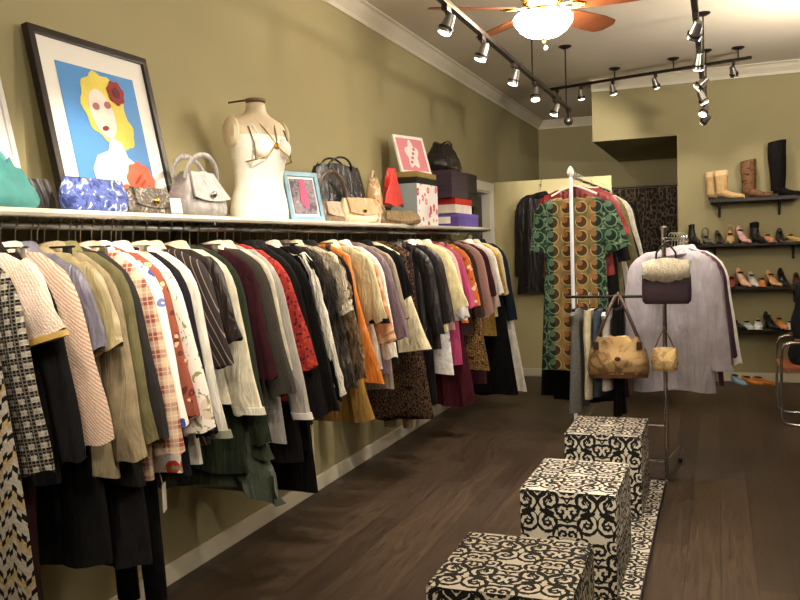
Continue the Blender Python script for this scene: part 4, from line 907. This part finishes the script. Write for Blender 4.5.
boot('boot', 'beige suede boot, front one of its pair', (.09, YB - .17, z1), R(-8), SUE, .29, .06, cuff=cloth('#d8bc8c'))
boot('boot', 'beige suede boot, rear one of its pair', (.0, YB - .075, z1), R(-5), SUE, .29, .055, cuff=cloth('#d8bc8c'))
boot('boot', 'mottled brown slouch boot, front one of its pair', (.34, YB - .17, z1), R(-8), BRB, .38, .066, slouch=.04)
boot('boot', 'mottled brown slouch boot, rear one of its pair', (.36, YB - .07, z1), R(-5), BRB, .385, .06, slouch=.04)
boot('boot', 'tall black boot, front one of its pair', (.6, YB - .17, z1), R(-6), cloth('#14100f'), .55, .072)
boot('boot', 'tall black boot, rear one of its pair', (.63, YB - .07, z1), R(-4), cloth('#14100f'), .56, .066)
yS = YB - .15; z2, z3, z4 = shelfz[1:]
boot('boot', 'small black ankle boot at the free end of the second shelf', (-.235, yS, z2), R(-70), leather('#15100f'), .2, .036)
SH = [(-.105, z2, 'black and silver strappy sandal beside the small black boot', '#5a544c', .06, .05, True), (.012, z2, 'dark brown pump, third on the second shelf', '#2a1c18', .07, .07, False),
      (.12, z2, 'tan high-heeled sandal on the second shelf', '#b08a60', .08, .06, True), (.232, z2, 'dusty pink ankle shoe with a high heel', '#c89a90', .08, .1, False),
      (.475, z2, 'peach ballet shoe on the second shelf', '#b8805e', .02, .07, False), (.58, z2, 'black bow pump on the second shelf', '#1a1616', .06, .08, False), (.69, z2, 'flat gold pump at the picture edge of the second shelf', '#b89a5a', .02, .06, False),
      (.03, z3, 'dark red pump half hidden by the white shirt sleeve', '#7a2a22', .05, .07, False), (.13, z3, 'brick red loafer beside the dark red pump', '#8a3a2a', .03, .08, False),
      (.228, z3, 'nude high ankle shoe on the third shelf', '#d8a888', .08, .11, False), (.325, z3, 'black and white spectator pump', '#c8c0b8', .07, .08, False), (.412, z3, 'orange tan loafer on the third shelf', '#c07a3a', .02, .07, False),
      (.508, z3, 'honey tan heel on the third shelf', '#cf9a68', .08, .08, False), (.602, z3, 'black ankle shoe on the third shelf', '#181414', .08, .1, False), (.73, z3, 'brown shoe at the picture edge of the third shelf', '#4a2e20', .05, .08, False),
      (.172, z4, 'black slipper at the visible end of the lowest shelf', '#161414', .02, .07, False), (.275, z4, 'mint white flat shoe', '#c8d4c8', .02, .06, False), (.375, z4, 'pair-wide white trainer on the lowest shelf', '#e4e2dc', .02, .075, False),
      (.483, z4, 'black ankle shoe on the lowest shelf', '#151313', .07, .1, False), (.58, z4, 'orange tan shoe on the lowest shelf', '#d08a4a', .03, .09, False), (.67, z4, 'cream flat shoe at the picture edge of the lowest shelf', '#cfc4b0', .02, .06, False)]
for i, (x, z, l, colr, hz, hi, stp) in enumerate(SH):
    shoe('shoe', l, (x, yS - .01, z), R(-62 - 14 * (i % 3)), leather(colr, .35), hz, hi, strap=stp, sole=leather(colr, .35) if hz < .03 else None)
boot('boot', 'black ankle boot with a spiky fur top on the second shelf', (.365, yS, z2), R(-70), leather('#12100f'), .2, .045, cuff=fur('#0c0a0a', '#2a2624'))
shoe('shoe', 'pale blue shoe standing on the floor by the baseboard', (.17, YB - .12, 0), R(-60), leather('#8fb4c8', .4), .02, .07, sole=leather('#7aa0b4', .4))
shoe('shoe', 'orange sandal on the floor beside the blue shoe', (.29, YB - .13, 0), R(-30), leather('#d08434', .4), .02, .06, sole=leather('#b87030', .4))
shoe('shoe', 'orange sandal on the floor nearest the chair', (.4, YB - .14, 0), R(-25), leather('#c87a34', .4), .02, .06, sole=leather('#a86828', .4))

# ---------------------------------------------------------------- fitting room curtain
n_ = 90; crv = B(); rows = []
for j in range(9):
    z = lerp(.04, 2.06, j / 8); rows.append([(lerp(-1.06, -.4, i / n_), YB + .06 + .022 * math.sin(i * .55) * (1 - .25 * j / 8) + .006 * math.sin(i * .23 + j), z) for i in range(n_ + 1)])
loop = [r + [(x, y + .006, z) for x, y, z in r[::-1]] for r in rows]
ct = T('curtain', 'black and brown patterned curtain closing the fitting room', 'curtain', (0, 0, 0))
crv.loft(loop).build('curtain_cloth', spotted('#0f0c0a', '#1c150f', '#43382b', 24), ct)
B().tube([(-1.07, YB + .06, 2.075), (-.39, YB + .06, 2.075)], .012, 8).build('curtain_rod', DARKM, ct)

# ---------------------------------------------------------------- chrome armchair at the right with a coat over it
chr_ = T('armchair', 'chrome cantilever armchair with tan leather seat', 'chair', (.46, 7.1, 0))
for y in (0, .52):
    rp = [(.52, y, .012), (.1, y, .012), (.03, y, .02), (.0, y, .06), (-.005, y, .3), (0, y, .6), (.02, y, .645), (.06, y, .66), (.3, y, .665), (.5, y, .68)]
    B().tube(rp, .0115, 10).build('side_frame', CHROME, chr_)
B().tube([(.52, 0, .012), (.52, .52, .012)], .0115, 10).build('rear_stretcher', CHROME, chr_)
B().tube([(.04, 0, .43), (.04, .52, .43)], .0115, 10).build('seat_bar', CHROME, chr_)
TAN = leather('#8a4a28', .45)
B().box((.25, .26, .45), (.52, .5, .035), bev=.012).build('seat', TAN, chr_)
B().box((.53, .26, .68), (.035, .5, .42), Matrix.Rotation(R(8), 3, 'Y'), .012).build('backrest', TAN, chr_)
for y in (0, .52): B().box((.22, y, .68), (.26, .035, .022), bev=.006).build('armrest', plain('#7a4a2a', .5), chr_)
cb = B(); rr = []
for i in range(14):
    q = i / 13; z = lerp(.475, 1.1, q); xx = lerp(.27, .27, q); wx = lerp(.19, .13, q ** 2) * (1 + .08 * math.sin(15 * q)); wy = lerp(.18, .17, q) * (.55 if i == 13 else 1)
    rr.append([(xx + wx * math.cos(a) * (1 + .07 * math.sin(5 * a + 6 * q)), .26 + wy * math.sin(a) * (1 + .07 * math.sin(4 * a + 3 * q)), z + .02 * math.sin(3 * a)) for a in [2 * PI * k / 26 for k in range(26)]])
ck = cb.loft(rr).build('folded_coat', cloth('#191a1e')); ck.location = (.46, 7.1, 0)
tag(ck, 'bundled dark coat heaped on the chrome armchair', 'coat')
